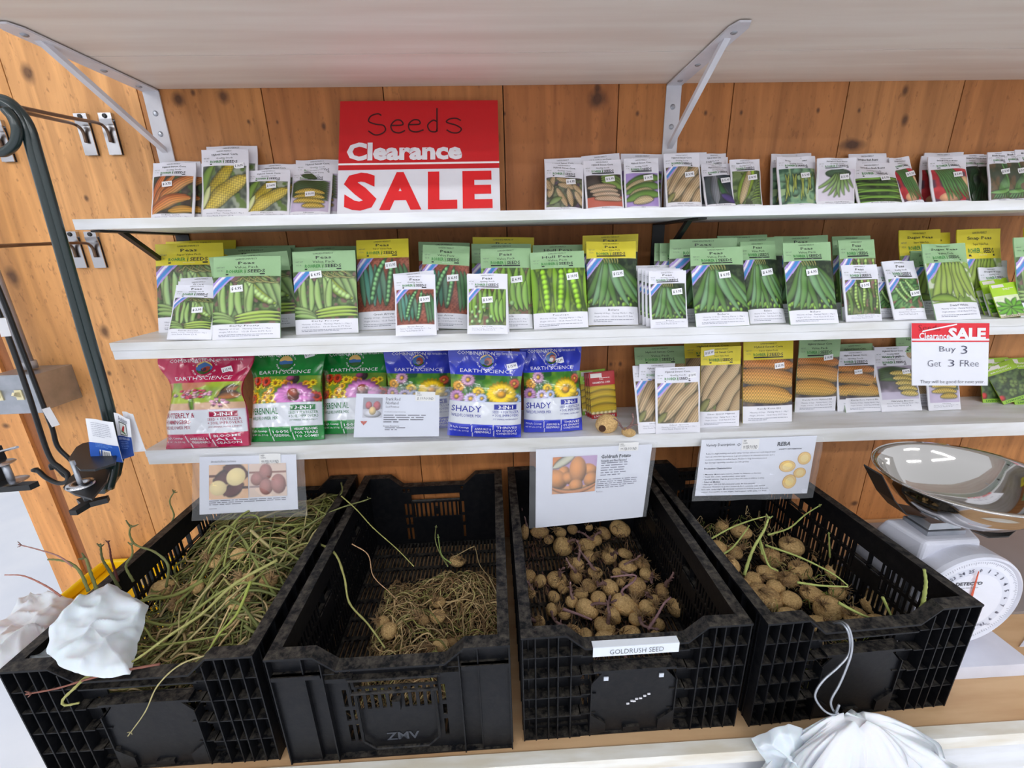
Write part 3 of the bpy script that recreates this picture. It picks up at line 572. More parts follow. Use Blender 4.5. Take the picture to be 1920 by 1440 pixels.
for Y in (-2.6, -4.6, -6.6):
    for X in (-3.6, 0, 3.6):
        e_ = empty('ceiling_light', (X, Y, 1.95), 'white twin fluorescent tube fitting hanging over the shop floor', 'ceiling light', 'fluorescent lights above the shop floor')
        MB().box((-1.2, -.09, .03), (1.2, .09, .08)).build('fitting', 'white_metal', e_)
        for d in (-.05, .05): MB().tube([(-1.15, d, 0), (1.15, d, 0)], .019, 10).build('tube', 'tube_light', e_)

# ------------------------------------------------------------------ counter
CX0, CX1 = -.80, 2.4
e_ = empty('counter', (.8, .8, -1.72), 'long low display counter with tan plywood top and white painted front', 'counter')
def under(o, e): o.parent = e; o.location = -Vector(e.location); return o
under(MB().box((CX0, .52, -.862), (CX1, WY - .003, CZ)).build('worktop', 'plywood'), e_)
under(MB().box((CX0, .499, -.866), (CX1, .5195, CZ + .002)).build('edge_strip', 'trim_paint'), e_)
under(MB().box((CX0 + .01, .512, -1.72), (CX1, .53, -.866)).build('front_panel', 'white_paint'), e_)
under(MB().box((CX0, .531, -1.72), (CX0 + .02, WY - .01, -.863)).build('side_panel', 'white_paint'), e_)
# ------------------------------------------------------------------ shelves
def shelf_board(name, n, x0, x1, y0, th, label, lip=None):
    def slab(a, b, ya, yb):
        V = [(x, y, zs(n, x) + d) for d in (b, a) for (x, y) in ((x0, ya), (x1, ya), (x1, yb), (x0, yb))]
        return V
    if lip is None:
        o = MB().hexa(slab(0, -th, y0, WY - .001)).build(name, 'white_paint'); tag(o, label, 'shelf')
    else:
        e = empty(name, (0, WY, zs(n, 0)), label, 'shelf')
        under(MB().hexa(slab(0, -lip, y0, WY - .001)).build('board', 'white_paint'), e)
        under(MB().hexa(slab(-lip - .0006, -th, y0 + .0015, y0 + .04)).build('front_strip', 'white_paint'), e)
shelf_board('wall_shelf', 1, -.752, 2.3, .855, .0175, 'white board shelf holding corn and bean seed packets under the SALE sign')
shelf_board('wall_shelf', 2, -.762, 2.3, .862, .034, 'white middle shelf packed with pea seed packets', .016)
shelf_board('wall_shelf', 3, -.815, 2.3, .925, .036, 'white lowest shelf holding flower seed bags above the crates', .016)
TZ = lambda x: .3435 - .0045 * (x + .727)
e_ = empty('overhead_shelf', (0, WY, TZ(0)), 'wide off-white painted overhead shelf seen from below', 'shelf')
for a, b in ((.943, WY - .001), (.60, .940)):
    V = [(x, y, TZ(x) + d) for d in (0, .019) for (x, y) in ((-.745, a), (2.3, a), (2.3, b), (-.745, b))]
    under(MB().hexa(V).build('board', 'old_paint'), e_)
under(MB().hexa([(x, y, TZ(x) + d) for d in (.0191, .026) for (x, y) in ((-.74, .90), (2.3, .90), (2.3, .98), (-.74, .98))]).build('seam_light_block', 'black_metal'), e_)  # added unseen dark strip, keeps light from showing through the board seam
# ------------------------------------------------------------------ shelf brackets
def bracket(name, X, zt, drop, reach, wid, m, label, th=.003, brace=True, xo=0, tip=True):
    e = empty(name, (X, WY, zt), label, 'shelf bracket')
    b = MB(); b.box((-wid / 2, -th - .001, -drop), (wid / 2, -.001, -.001)); 
    P = [(-wid / 2, -.0015, -th - .0008), (wid / 2, -.0015, -th - .0008), (wid / 2, -reach + .02, -th - .0008), (wid * .28, -reach, -th - .0008), (-wid * .28, -reach, -th - .0008), (-wid / 2, -reach + .02, -th - .0008)]
    b.prism(P, (0, 0, th)); b.build('angle', m, e)
    k = MB(); y1, z1, y0, z0 = -reach + .055, -.004, -.004, -drop + .03; w2 = wid * .17
    d = np.array([0, y1 - y0, z1 - z0]); d /= np.linalg.norm(d); nrm = np.array([0, -d[2], d[1]]) * .009
    a = np.array([0, y0, z0]); c = np.array([0, y1, z1]); sx_ = np.array([w2, 0, 0])
    k.hexa([a - sx_ - nrm, a + sx_ - nrm, a + sx_ + nrm * .0, a - sx_ + nrm * .0, c - sx_ - nrm, c + sx_ - nrm, c + sx_, c - sx_]); k.build('brace', m, e)
    for (yy, zz, v) in ((0, -.045, 1), (0, -.085, 1), (-.035, 0, 0), (-.12, 0, 0), (-reach + .035, 0, 0)):
        if m != 'white_metal': break
        s = MB(); c = (0, -th - .001, zz) if v else (0, yy, -th - .001); ax = (0, -1, 0) if v else (0, 0, -1)
        s.lathe([(0, .0026), (.003, .0024), (.0052, .001), (.0058, 0)], c, ax, 14, ); s.build('screw', 'galv', e)
    return e
bracket('shelf_bracket', -.727, TZ(-.727) - .0015, .152, .30, .034, 'white_metal', 'white steel shelf bracket left of the orange corn packets')
bracket('shelf_bracket', .417, TZ(.417) - .0015, .16, .29, .034, 'white_metal', 'white steel shelf bracket above the cream corn packets')
bracket('shelf_bracket', -.735, zs(1, -.735) - .0175, .15, .235, .03, 'black_metal', 'black shelf bracket behind the yellow pea packet at the shelf end')
bracket('shelf_bracket', .405, zs(1, .405) - .0175, .15, .235, .03, 'black_metal', 'black shelf bracket beside the yellow-topped hanging pods packet')

# ------------------------------------------------------------------ crates
def panel(mb, org, U, V, Nn, us, vs, solid):
    """plate with openings: cells of a grid, thickness vector Nn"""
    org, U, V, Nn = [np.asarray(a, float) for a in (org, U, V, Nn)]; nu, nv = len(us) - 1, len(vs) - 1
    g = [[solid((us[i] + us[i + 1]) / 2, (vs[j] + vs[j + 1]) / 2) for j in range(nv)] for i in range(nu)]
    at_ = lambda u, v, t: org + U * u + V * v + Nn * t
    G = lambda i, j: 0 <= i < nu and 0 <= j < nv and g[i][j]
    for j in range(nv):
        i = 0
        while i < nu:
            if not g[i][j]: i += 1; continue
            k = i
            while k < nu and g[k][j]: k += 1
            for t in (0, 1): mb.add([at_(us[i], vs[j], t), at_(us[k], vs[j], t), at_(us[k], vs[j + 1], t), at_(us[i], vs[j + 1], t)], [(0, 1, 2, 3) if t else (3, 2, 1, 0)])
            for q in (i, k): mb.add([at_(us[q], vs[j], 0), at_(us[q], vs[j + 1], 0), at_(us[q], vs[j + 1], 1), at_(us[q], vs[j], 1)], [(0, 1, 2, 3)])
            i = k
    for j in range(nv + 1):
        for i in range(nu):
            if G(i, j) != G(i, j - 1): mb.add([at_(us[i], vs[j], 0), at_(us[i + 1], vs[j], 0), at_(us[i + 1], vs[j], 1), at_(us[i], vs[j], 1)], [(0, 1, 2, 3)])
def slots(us, vs, L_, rows, pitch, duty, x0, x1):
    xs = {0, L_}; n = int((x1 - x0) / pitch)
    for i in range(n): xs |= {round(x0 + i * pitch, 5), round(x0 + i * pitch + pitch * duty, 5)}
    return n
CW, CL, CH = .384, .568, .238
def make_crate(kind, label, loc, rz):
    e = empty('plastic_crate', loc, label, 'crate', 'black plastic crates on the counter', rz)
    # base grid
    us = sorted({0, CW - .02} | {round(.010 + i * .0105 + d, 5) for i in range(33) for d in (0, .0048)}); vs = sorted({0, CL - .03} | {round(.012 + i * .0535 + d, 5) for i in range(10) for d in (0, .043)})
    b = MB(); panel(b, (.010, .015, .012), (1, 0, 0), (0, 1, 0), (0, 0, .004), us, vs, lambda u, v: not ((u - .010) % .0105 < .0048 and .010 < u < .3565 and (v - .012) % .0535 < .043 and .012 < v < .54))
    b.build('base_grid', 'crate_black', e)
    rows = [(.028, .066), (.074, .112), (.120, .150), (.158, .186)]
    def side(v, u): return any(a < v < b for a, b in rows)
    for sd in (0, 1):
        us = sorted({0, CL - .03} | {round(.022 + i * .0118 + d, 5) for i in range(42) for d in (0, .0062)} | {.15, .215, .37, .43}); vs = [0] + [z for r in rows for z in r] + [CH - .004]
        def sol(u, v):
            if (.15 < u < .215 or .37 < u < .43) and v > .12: return not (.150 < v < .186) 
            return not (side(v, u) and .022 < u < .516 and (u - .022) % .0118 < .0062)
        b = MB(); x = .011 if sd == 0 else CW - .0135
        panel(b, (x, .015, 0), (0, 1, 0), (0, 0, 1), (.0025, 0, 0), us, vs, sol)
        xo = 0 if sd == 0 else CW - .020                                             # rim and outer ribs
        b.box((xo, .0221, CH - .004), (xo + .020, CL - .0221, CH)); lo, hi = (0.0, .0108) if sd == 0 else (CW - .0108, CW)
        for y in np.linspace(.03, CL - .03, 13): b.box((lo, y - .001, 0), (hi, y + .001, CH - .004))
        for z in (0, .068, .114, .152, .19): b.box((lo + .002 * (sd == 0), .02, z), (hi - .002 * (sd == 1), CL - .02, z + .002))
        b.build('side_wall', 'crate_black', e)
    for end in (0, 1):
        b = MB(); sgn = 1 if end == 0 else -1; Y = lambda y: y if end == 0 else CL - y
        hx0, hx1 = (.125, .262); wall_y = .020 if kind == 'A' else .012
        top = CH - .034
        us = sorted({0, CW, hx0, hx1, .018, .098, CW - .098, CW - .018} | {round(.104 + i * .0125 + d, 5) for i in range(14) for d in (0, .007)})
        vs = sorted({0, .030, .070, .080, .104, .112, .150, .154, .178, .186, .198, top})
        def sol(u, v):
            if hx0 < u < hx1 and .154 < v < .178: return False
            sl = .104 < u < .278 and (u - .104) % .0125 < .007
            if kind == 'A':
                if (u < .15 or u > .238) and sl and (.030 < v < .070 or .080 < v < .104 or .112 < v < .150 or .186 < v < .198): return False
                if end == 1 and .15 < u < .238 and sl and .112 < v < .150: return False
                return True
            if sl and .104 < v < .150 and .125 < u < .262: return False
            if sl and (u < .125 or u > .262) and (.030 < v < .070 or .080 < v < .104 or .112 < v < .150 or .186 < v < .198): return False
            return True
        panel(b, (0, Y(wall_y), 0), (1, 0, 0), (0, 0, 1), (0, .0025 * sgn, 0), us, vs, sol)
        def bx(x0, y0, z0, x1, y1, z1): b.box((x0, min(Y(y0), Y(y1)), z0), (x1, max(Y(y0), Y(y1)), z1))
        # raised corners, sloping shoulders, lowered rim
        for m_ in (0, 1):
            X = lambda x: x if m_ == 0 else CW - x
            P = [(X(.0), top), (X(.072), top), (X(.072), CH - .004), (X(.0), CH - .004)]
            b.prism([(x, Y(wall_y), z) for x, z in P], (0, .0025 * sgn, 0)); bx(min(X(0), X(.074)), 0, CH - .004, max(X(0), X(.074)), .022, CH)
            b.prism([(X(.072), Y(wall_y), top), (X(.104), Y(wall_y), top), (X(.072), Y(wall_y), CH)], (0, .0025 * sgn, 0))
            b.prism([(X(.074), Y(0), CH), (X(.106), Y(0), top + .004), (X(.106), Y(.022), top + .004), (X(.074), Y(.022), CH)], (0, 0, -.004))
            fins = (0.001, .022, .044, .060, .082) if kind == 'A' else (.001, .052, .082)
            for f_ in fins:
                zt = CH - .004 if f_ < .075 else CH - .016; bx(min(X(f_), X(f_ + .002)), .0005 if kind == 'A' or f_ != .052 else .004, 0, max(X(f_), X(f_ + .002)), wall_y, zt)
            zz = (0.0, .052, .098, .145, .190) if kind == 'A' else (0.0, .196)
            for z in zz: bx(min(X(.001), X(.102)), .002 if kind == 'A' else .003, z, max(X(.001), X(.102)), wall_y, z + .002)
            if kind == 'B':
                bx(min(X(.003), X(.052)), .006, .0, max(X(.003), X(.052)), .0085, .196); bx(min(X(.003), X(.08)), .001, .190, max(X(.003), X(.08)), .008, .198)
                bx(min(X(.084), X(.128)), .003, .178, max(X(.084), X(.128)), .012, .186)
            else:
                for z in (.052, .098, .145): bx(min(X(.10), X(.128)), .004, z, max(X(.10), X(.128)), wall_y, z + .002)
        bx(.106, 0, top, CW - .106, .022, top + .004)
        bx(.10, .004, .184, CW - .10, wall_y, .187) if kind == 'A' else bx(.118, .002, .178, .268, .012, .183)
        if kind == 'A':
            c = [(.118, .004), (.268, .004), (.268, .118), (.245, .146), (.14, .146), (.118, .118)]; b.prism([(x, Y(.006), z) for x, z in c], (0, .0025 * sgn, 0))
            bx(.122, .002, .148, .264, wall_y, .153); bx(.10, .003, 0, CW - .10, wall_y, .003)
            for x in (.118, .266): bx(x, .0015, .0, x + .002, wall_y, .125)
            for x, s2 in ((.12, 1), (.266, -1)): b.prism([(x, Y(.001), .008), (x + .026 * s2, Y(.001), .008), (x + .026 * s2, Y(.001), .03), (x, Y(.001), .052)], (0, .008 * sgn, 0))
            bx(.178, .001, .008, .208, .007, .018)
        else:
            fr = [(.128, .150), (.258, .150), (.258, .040), (.238, .020), (.148, .020), (.128, .040)]
            P = np.array([(x, Y(.005), z) for x, z in fr + fr[:1]]); b.tube(P, .0028, 6); bx(.186, .002, .110, .199, .012, .130); bx(.09, .003, .0, CW - .09, .012, .004)
            P = [(.122, Y(.003), .152), (.264, Y(.003), .152), (.264, Y(.003), .181), (.122, Y(.003), .181), (.122, Y(.003), .152)]; b.tube(P, .003, 6)
        o = b.build('end_wall', 'crate_black', e)
        if kind == 'B' and end == 0:
            t = MB(); letters(t, 'ZMV', .165, .222, .028, .046, lambda x, z: np.stack([x, np.full_like(x, .0112), z], -1), (1, 1, 1), .02); t.build('embossed_mark', 'crate_ink', o)
    return e
CR = [(-.787, .527, .6), (-.382, .522, .4), (.020, .536, .5), (.427, .537, 2.2)]
CLAB = ['black plastic crate with white bags over its front edge', 'black plastic crate half filled with thin tan roots', 'black plastic crate with GOLDRUSH SEED strip on its rim', 'black plastic crate beside the white dial scale']
CE = [make_crate('B' if i == 1 else 'A', CLAB[i], (x, y, CZ + .0005), math.radians(r)) for i, (x, y, r) in enumerate(CR)]
def incrate(i, p):                      # crate coordinates -> world
    x, y, r = CR[i]; a = math.radians(r); return np.array([x + p[0] * math.cos(a) - p[1] * math.sin(a), y + p[0] * math.sin(a) + p[1] * math.cos(a), CZ + p[2]])
# strip with the variety name on the third crate's rim
b = MB(); b.box((.118, -.0015, CH - .048), (.262, -.0005, CH - .029), (226, 232, 240)); b.box((.118, -.001, CH - .0295), (.262, .012, CH - .0285), (226, 232, 240))
letters(b, 'GOLDRUSH SEED', .146, .236, CH - .044, CH - .034, lambda x, z: np.stack([x, np.full_like(x, -.0019), z], -1), (60, 66, 72), -.01)
tag(b.build('name_strip', 'paper', CE[2]), 'white strip lettered GOLDRUSH SEED')
b = MB()
for i, (x, z) in enumerate([(.185, .05), (.192, .056), (.196, .055), (.2, .06), (.207, .061), (.214, .066), (.221, .07)]): b.box((x - .0025, -.0012 + .005, z - .0012 + CH * 0 + .02), (x + .0025, .0056, z + .0012 + .02), (220, 220, 226))
for x in (.14, .236): b.box((x, .004, .128), (x + .008, .0056, .136), (206, 212, 222))
b.build('scribbled_mark', 'paper', CE[2])
# ------------------------------------------------------------------ printed cards and signs
def quad(c00, c10, c11, c01, wob=0.):
    c00, c10, c11, c01 = [np.asarray(a, float) for a in (c00, c10, c11, c01)]
    def surf(u, v, e=.0006):
        u = np.asarray(u, float)[..., None]; v = np.asarray(v, float)[..., None]
        p = (1 - u) * (1 - v) * c00 + u * (1 - v) * c10 + u * v * c11 + (1 - u) * v * c01
        p = p + np.array([0, -1., 0]) * (e + wob * np.sin(u * 5 + v * 3) * np.sin(v * 4 + 1)); return p
    return surf
def sheet(mb, surf, col=None, cv=None, nx=24, ny=16, th=.0008, box=(0, 0, 1, 1), e=0.):
    a, b, c, d = box; U, V = np.meshgrid(np.linspace(a, c, nx), np.linspace(b, d, ny)); P = surf(U.ravel(), V.ravel(), e)
    f = [(j * nx + i, j * nx + i + 1, (j + 1) * nx + i + 1, (j + 1) * nx + i) for j in range(ny - 1) for i in range(nx - 1)]
    if cv is not None: C = np.array(cv.C).reshape(-1, 3); C = np.where(C <= .04045, C / 12.92, ((C + .055) / 1.055) ** 2.4); mb.add(P, f, C)
    else: mb.add(P, f, col)
    if th:
        mb.add(P + [0, th, 0], [t[::-1] for t in f], col if col is not None else (230, 230, 236))
        ring = [i for i in range(nx)] + [j * nx + nx - 1 for j in range(1, ny)] + [(ny - 1) * nx + i for i in range(nx - 2, -1, -1)] + [j * nx for j in range(ny - 2, 0, -1)]
        n = len(ring); R = P[ring]; mb.add(np.vstack([R, R + [0, th, 0]]), [(i, (i + 1) % n, n + (i + 1) % n, n + i)[::-1] for i in range(n)], col if col is not None else (230, 230, 236))
def pq(pts, Ys): return quad(*[ony(x, y, Y) for (x, y), Y in zip(pts, Ys)])
def blank(w=.1, h=.07, nx=70, ny=50, c=(230, 225, 220)):
    k = Cv(w, h, nx, ny, 4); k.C[:] = k.col(c); k.setclip(0, 0, w, h); return k
# big sale sign on the top shelf
bl = ony(630, 398, 1.0); br = ony(938, 393, 1.0); bl[2] = zs(1, bl[0]) + .001; br[2] = zs(1, br[0]) + .001
q = quad(bl, br, ony(933, 188, 1.094), ony(638, 190, 1.094), 0.); yb = (proj(bl)[1] + proj(br)[1]) / 2; fv = lambda y: (yb - y) / (yb - 189); fu = lambda x: (x - 637) / 298.
mb = MB(); sheet(mb, q, (232, 234, 242), th=.0012)
s1 = lambda e: (lambda x, z: q(x, z, e))
def qrect(mb, q, u0, u1, v0, v1, col, e=.0004, n=10):
    U = np.linspace(u0, u1, n); P = np.vstack([q(U, np.full(n, v0), e), q(U, np.full(n, v1), e)]); mb.add(P, [(i, i + 1, n + i + 1, n + i) for i in range(n - 1)], col)
qrect(mb, q, 0, 1, fv(318), 1, (200, 16, 26)); qrect(mb, q, 0, 1, fv(309), fv(305.5), (246, 240, 240), .0008)
letters(mb, 'Clearance', fu(652), fu(866), fv(301), fv(267), s1(.0009), (228, 228, 234), .045)
for ch, a, b in (('S', 648, 708), ('A', 713, 790), ('L', 802, 856), ('E', 866, 921)): letters(mb, ch, fu(a), fu(b), fv(393), fv(323), s1(.0009), (222, 16, 26), .05)
def strokes(mb, q, L_, wd, col, e=.001):
    for st in L_:
        P = spline([(a, b, 0) for a, b in st], 8)[:, :2] if len(st) > 2 else np.array(st, float); T = np.gradient(P, axis=0); T /= np.linalg.norm(T, axis=1)[:, None] + 1e-9; Nn = np.stack([-T[:, 1], T[:, 0]], 1) * wd
        A = P + Nn; B = P - Nn; n = len(P); V = np.vstack([q(fu_(A[:, 0]), fv_(A[:, 1]), e), q(fu_(B[:, 0]), fv_(B[:, 1]), e)]); mb.add(V, [(i, n + i, n + i + 1, i + 1) for i in range(n - 1)], col)
fu_, fv_ = fu, fv; z_ = lambda pts: [(600 + x / 5.05, 170 + y / 5.05) for x, y in pts]
strokes(mb, q, [z_(p) for p in [[(580, 235), (545, 218), (480, 240), (462, 290), (530, 318), (600, 330), (620, 375), (580, 410), (520, 418), (458, 380)], [(670, 330), (780, 325), (765, 285), (715, 282), (672, 330), (690, 385), (750, 402), (805, 380)],
    [(838, 325), (940, 320), (935, 285), (885, 280), (840, 320), (850, 375), (910, 395), (980, 375)], [(1110, 300), (1070, 285), (1020, 330), (1040, 385), (1095, 395), (1110, 360)], [(1108, 168), (1108, 395)], [(1335, 290), (1290, 268), (1225, 275), (1200, 305), (1290, 335), (1338, 370), (1310, 405), (1250, 405), (1198, 378)]]], 1.3, (60, 8, 14))
tag(mb.build('sale_sign', 'paper'), 'large red and white SALE sign standing among seed packets', 'sign')
# hanging sale card
q = pq([(1710, 723), (1852, 723), (1855, 606), (1709, 606)], (.853, .853, .857, .857)); mb = MB(); sheet(mb, q, (234, 236, 244), th=.0012)
fu_ = lambda x: (x - 1710.) / 144; fv_ = lambda y: (723. - y) / 117; qrect(mb, q, 0, 1, fv_(634), 1, (222, 34, 48)); qrect(mb, q, 0, 1, fv_(637.5), fv_(635), (236, 236, 242), .0008); qrect(mb, q, 0, 1, fv_(640), fv_(637.5), (222, 34, 48), .0008)
s1 = lambda x, z: q(x, z, .0012); L2 = lambda s, a, b, y0, y1, c, bo=0., sh=0.: letters(mb, s, fu_(a), fu_(b), fv_(y1), fv_(y0), s1, c, bo, sh)
L2('Clearance', 1723, 1780, 623, 635, (240, 240, 246), .02); L2('SALE', 1777, 1847, 614, 636, (240, 240, 246), .05)
L2('Seeds', 1722, 1762, 609, 619, (70, 10, 18), -.02); mb.add(s1(np.array([fu_(1728), fu_(1793), fu_(1793), fu_(1730)]), np.array([fv_(622), fv_(609), fv_(606.5), fv_(619)])), [(0, 1, 2, 3)], (244, 244, 248))
ink = (66, 68, 92)
for s, a, b, y0, y1 in (('Buy', 1761, 1791, 648, 661), ('3', 1801, 1813, 647, 662), ('Get', 1739, 1764, 674, 686), ('3', 1777, 1789, 673, 686), ('FRee', 1800, 1835, 674, 686)): L2(s, a, b, y0, y1, ink, -.015)
L2('They will be good for next year.', 1725, 1847, 712, 720, (50, 50, 64), -.01)
tag(mb.build('sale_card', 'paper'), 'white card with red band reading Buy 3 Get 3 Free on middle shelf edge', 'sign')
# potato information cards in clear sleeves
def info(label, paper, sleeve, Ys, fn):
    e = empty('information_card', ony(*paper[0], Ys[0]), label, 'information card', 'potato information cards under and on the lowest shelf')
    q = pq(paper, Ys); mb = MB(); sheet(mb, q, (226, 230, 242)); fn(mb, q); under(mb.build('printed_paper', 'paper'), e)
    q2 = pq(sleeve, [y - .003 for y in Ys]); 
    def wq(u, v, e_=0): p = q2(u, v, e_); return p + np.stack([0 * u, .0018 * np.sin(u * 17 + v * 9) * np.sin(v * 13 + u * 4), 0 * u], -1)
    mb = MB(); sheet(mb, wq, (255, 255, 255), nx=40, ny=26, th=0); under(mb.build('clear_sleeve', 'sleeve', smooth=True), e)
    return e
dk = (60, 64, 78)
def T(mb, q, s, u0, u1, v0, v1, c=dk, b=0., sh=0.): letters(mb, s, u0, u1, v0, v1, lambda x, z: q(x, z, .0012), c, b, sh, res=1)
def price_tag(mb, q, u0, u1, v0, v1, txt='99 PER POUND'):
    qrect(mb, q, u0, u1, v0, v1, (240, 240, 238), .0012); s = lambda x, z: q(x, z, .0016); h = v1 - v0; w_ = u1 - u0
    letters(mb, 'RED', u0 + w_ * .08, u0 + w_ * .25, v0 + .78 * h, v0 + .92 * h, s, (70, 70, 76), .01, res=1); letters(mb, 'POTATO', u0 + w_ * .08, u0 + w_ * .32, v0 + .56 * h, v0 + .7 * h, s, (70, 70, 76), .01, res=1)
    letters(mb, txt, u0 + w_ * .1, u0 + w_ * .92, v0 + .1 * h, v0 + .42 * h, s, (60, 60, 70), .0, .1, res=1)
def c1(mb, q):
    c = blank(nx=64, ny=56, c=(232, 190, 156)); c.mottle((236, 196, 160), (222, 176, 138), .03); c.rect(0, .045, .03, .05, (110, 70, 60)); c.rect(.07, .02, .1, .025, (60, 30, 30))
    c.strip((.15, .55), (1., .7), .1, .016, (110, 66, 62), (84, 48, 48)); c.strip((.4, .15), (.85, .4), 0, .014, (112, 62, 62), (86, 48, 48)); c.strip((.4, .9), (.95, .75), .1, .012, (104, 62, 60), (86, 48, 48)); c.dot(c.P(.23, .33), .022, .0155, (232, 214, 160), 0, .1); c.dot(c.P(.69, .64), .025, .018, (236, 218, 160), .2, .1)
    sheet(mb, q, cv=c, nx=64, ny=56, th=0, box=(.10, .26, .50, .86), e=.0012)
    c = blank(nx=64, ny=56, c=(226, 204, 190)); c.rect(0, .05, .1, .054, (150, 110, 100)); c.rect(0, .02, .1, .024, (160, 140, 140))
    for x, y, a, b in ((.22, .55, .018, .014), (.45, .75, .017, .017), (.45, .3, .018, .017), (.78, .38, .02, .021)): c.dot(c.P(x, y), a, b, (178, 128, 122), .2, .25)
    sheet(mb, q, cv=c, nx=64, ny=56, th=0, box=(.51, .27, .895, .86), e=.0012); T(mb, q, 'Adirondack Red Fleshed - Seed Potatoes', .12, .38, .90, .935); lines(mb, .1, .88, .14, .24, 3, lambda x, z: q(x, z, .001), (110, 112, 126), 2, .35)
    lines(mb, .1, .2, .07, .1, 1, lambda x, z: q(x, z, .001), (150, 150, 160), 2, .35); price_tag(mb, q, .62, .84, .84, 1.03)
info('clear sleeve showing cut yellow potatoes hanging above the tangled stems', [(374, 965), (559, 955), (555, 852), (374, 857)], [(359, 977), (576, 968), (570, 850), (362, 850)], (.905, .905, .919, .919), c1)
def c2(mb, q):
    c = blank(nx=72, ny=60, c=(186, 160, 196)); c.mottle((190, 160, 200), (170, 140, 190), .03); c.rect(0, .052, .02, .07, (214, 130, 60)); c.strip((.02, .72), (.5, 1.05), 0, .008, (216, 214, 190), (200, 200, 180))
    c.rect(0, 0, .1, .014, (222, 160, 110))
    for x, y, a, b, t in ((.25, .58, .014, .011, .3), (.85, .62, .018, .011, -.3), (.12, .4, .024, .017, -.5), (.36, .42, .014, .010, -.8), (.58, .62, .0195, .026, .1), (.88, .35, .016, .013, .4), (.55, .2, .016, .0125, 0)): c.dot(c.P(x, y), a, b, (222, 152, 86), t, .35)
    c.strip((-.05, .2), (1.05, .25), -.25, .004, (196, 120, 70), (226, 166, 116)); sheet(mb, q, cv=c, nx=72, ny=60, th=0, box=(.145, .42, .53, .895), e=.0012)
    T(mb, q, 'Goldrush Potato', .565, .825, .845, .895, (50, 60, 72), .03); T(mb, q, 'Versatile and Fine Flavored', .565, .79, .80, .83, (70, 74, 96), .02, .15)
    lines(mb, .57, .80, .60, .79, 6, lambda x, z: q(x, z, .001), (120, 122, 140), 8, .35); lines(mb, .54, .90, .44, .57, 5, lambda x, z: q(x, z, .001), (120, 122, 140), 9, .35); T(mb, q, 'Read Less', .545, .60, .40, .42, (110, 112, 130)); price_tag(mb, q, .71, .88, .93, 1.04)
info('large clear sleeved card with picture of brown potatoes in a basket', [(1004, 990), (1205, 969), (1223, 833), (1005, 843)], [(992, 991), (1212, 969), (1232, 829), (993, 839)], (.885, .885, .917, .917), c2)
def c3(mb, q):
    g = lambda s, u0, u1, v0, v1, **k: T(mb, q, s, u0, u1, v0, v1, **k)
    g('Variety Description', .04, .29, .87, .93, b=.01); g('O', .31, .34, .87, .925, b=.01); g('REBA', .66, .775, .85, .92, b=.03, sh=.15); g('VARIETY INFORMATION', .68, .88, .78, .805, b=.02)
    tx = ['Reba is a high yielding and early sizing variety; tubers are well shaped and', 'have an attractive appearance, a good resistance to internal necrosis, and a', 'moderate resistance to hollow heart. Medium to long dormancy period,', 'fair storage capability; medium specific gravity.']
    for i, s in enumerate(tx): g(s, .05, .05 + .60 * len(s) / 76, .735 - i * .053, .765 - i * .053)
    g('Production Characteristics', .05, .29, .475, .505, b=.02)
    tx = ['Maturity: Mid-to-late season, similar to Atlantic or Norwis', 'Yield: 325 cwt/a, (marketable), sizes early', 'Specific gravity: Slightly greater than Norwis (1.074 to 1.076)', 'Tuber set: Medium', 'Nitrogen: 100-125 lb/a (mineral soils); 80 lb/a (muck)', 'Diseases: Resistant to golden nematode Ro1, common scab, verticil', 'lium wilt, early blight. Moderately resistant to hollow heart & brown', 'center. Susceptible to late blight, leaf hopper, CPB, pink rot, PVY.']
    for i, s in enumerate(tx): g(('• ' if i < 6 else '  ') + s, .05, .06 + .58 * len(s) / 69, .37 - i * .045, .397 - i * .045, b=.005)
    for u, v, a, b, t in ((.78, .49, .075, .10, .6), (.92, .62, .06, .11, .5), (.90, .37, .055, .09, 0), (.82, .22, .062, .125, 0)):
        for k, (s_, col) in enumerate(((1, (206, 150, 70)), (.93, (236, 200, 124)), (.6, (244, 220, 150)))):
            an = np.linspace(0, 2 * math.pi, 25)[:-1]; uu = np.clip(u + a * s_ * (np.cos(an) * math.cos(t * .5) - .35 * np.sin(an) * math.sin(t)), 0, .995); vv = v + b * s_ * np.sin(an) + .03 * np.cos(an) * t
            mb.add(q(uu, vv, .0008 + .0003 * k), [tuple(range(24))], col)
    price_tag(mb, q, .35, .5, .80, .99)
info('clear sleeved REBA card with four round yellow potatoes hanging by the scale', [(1303, 930), (1513, 925), (1532, 817), (1316, 825)], [(1297, 940), (1525, 934), (1545, 819), (1314, 819)], (.888, .888, .917, .917), c3)
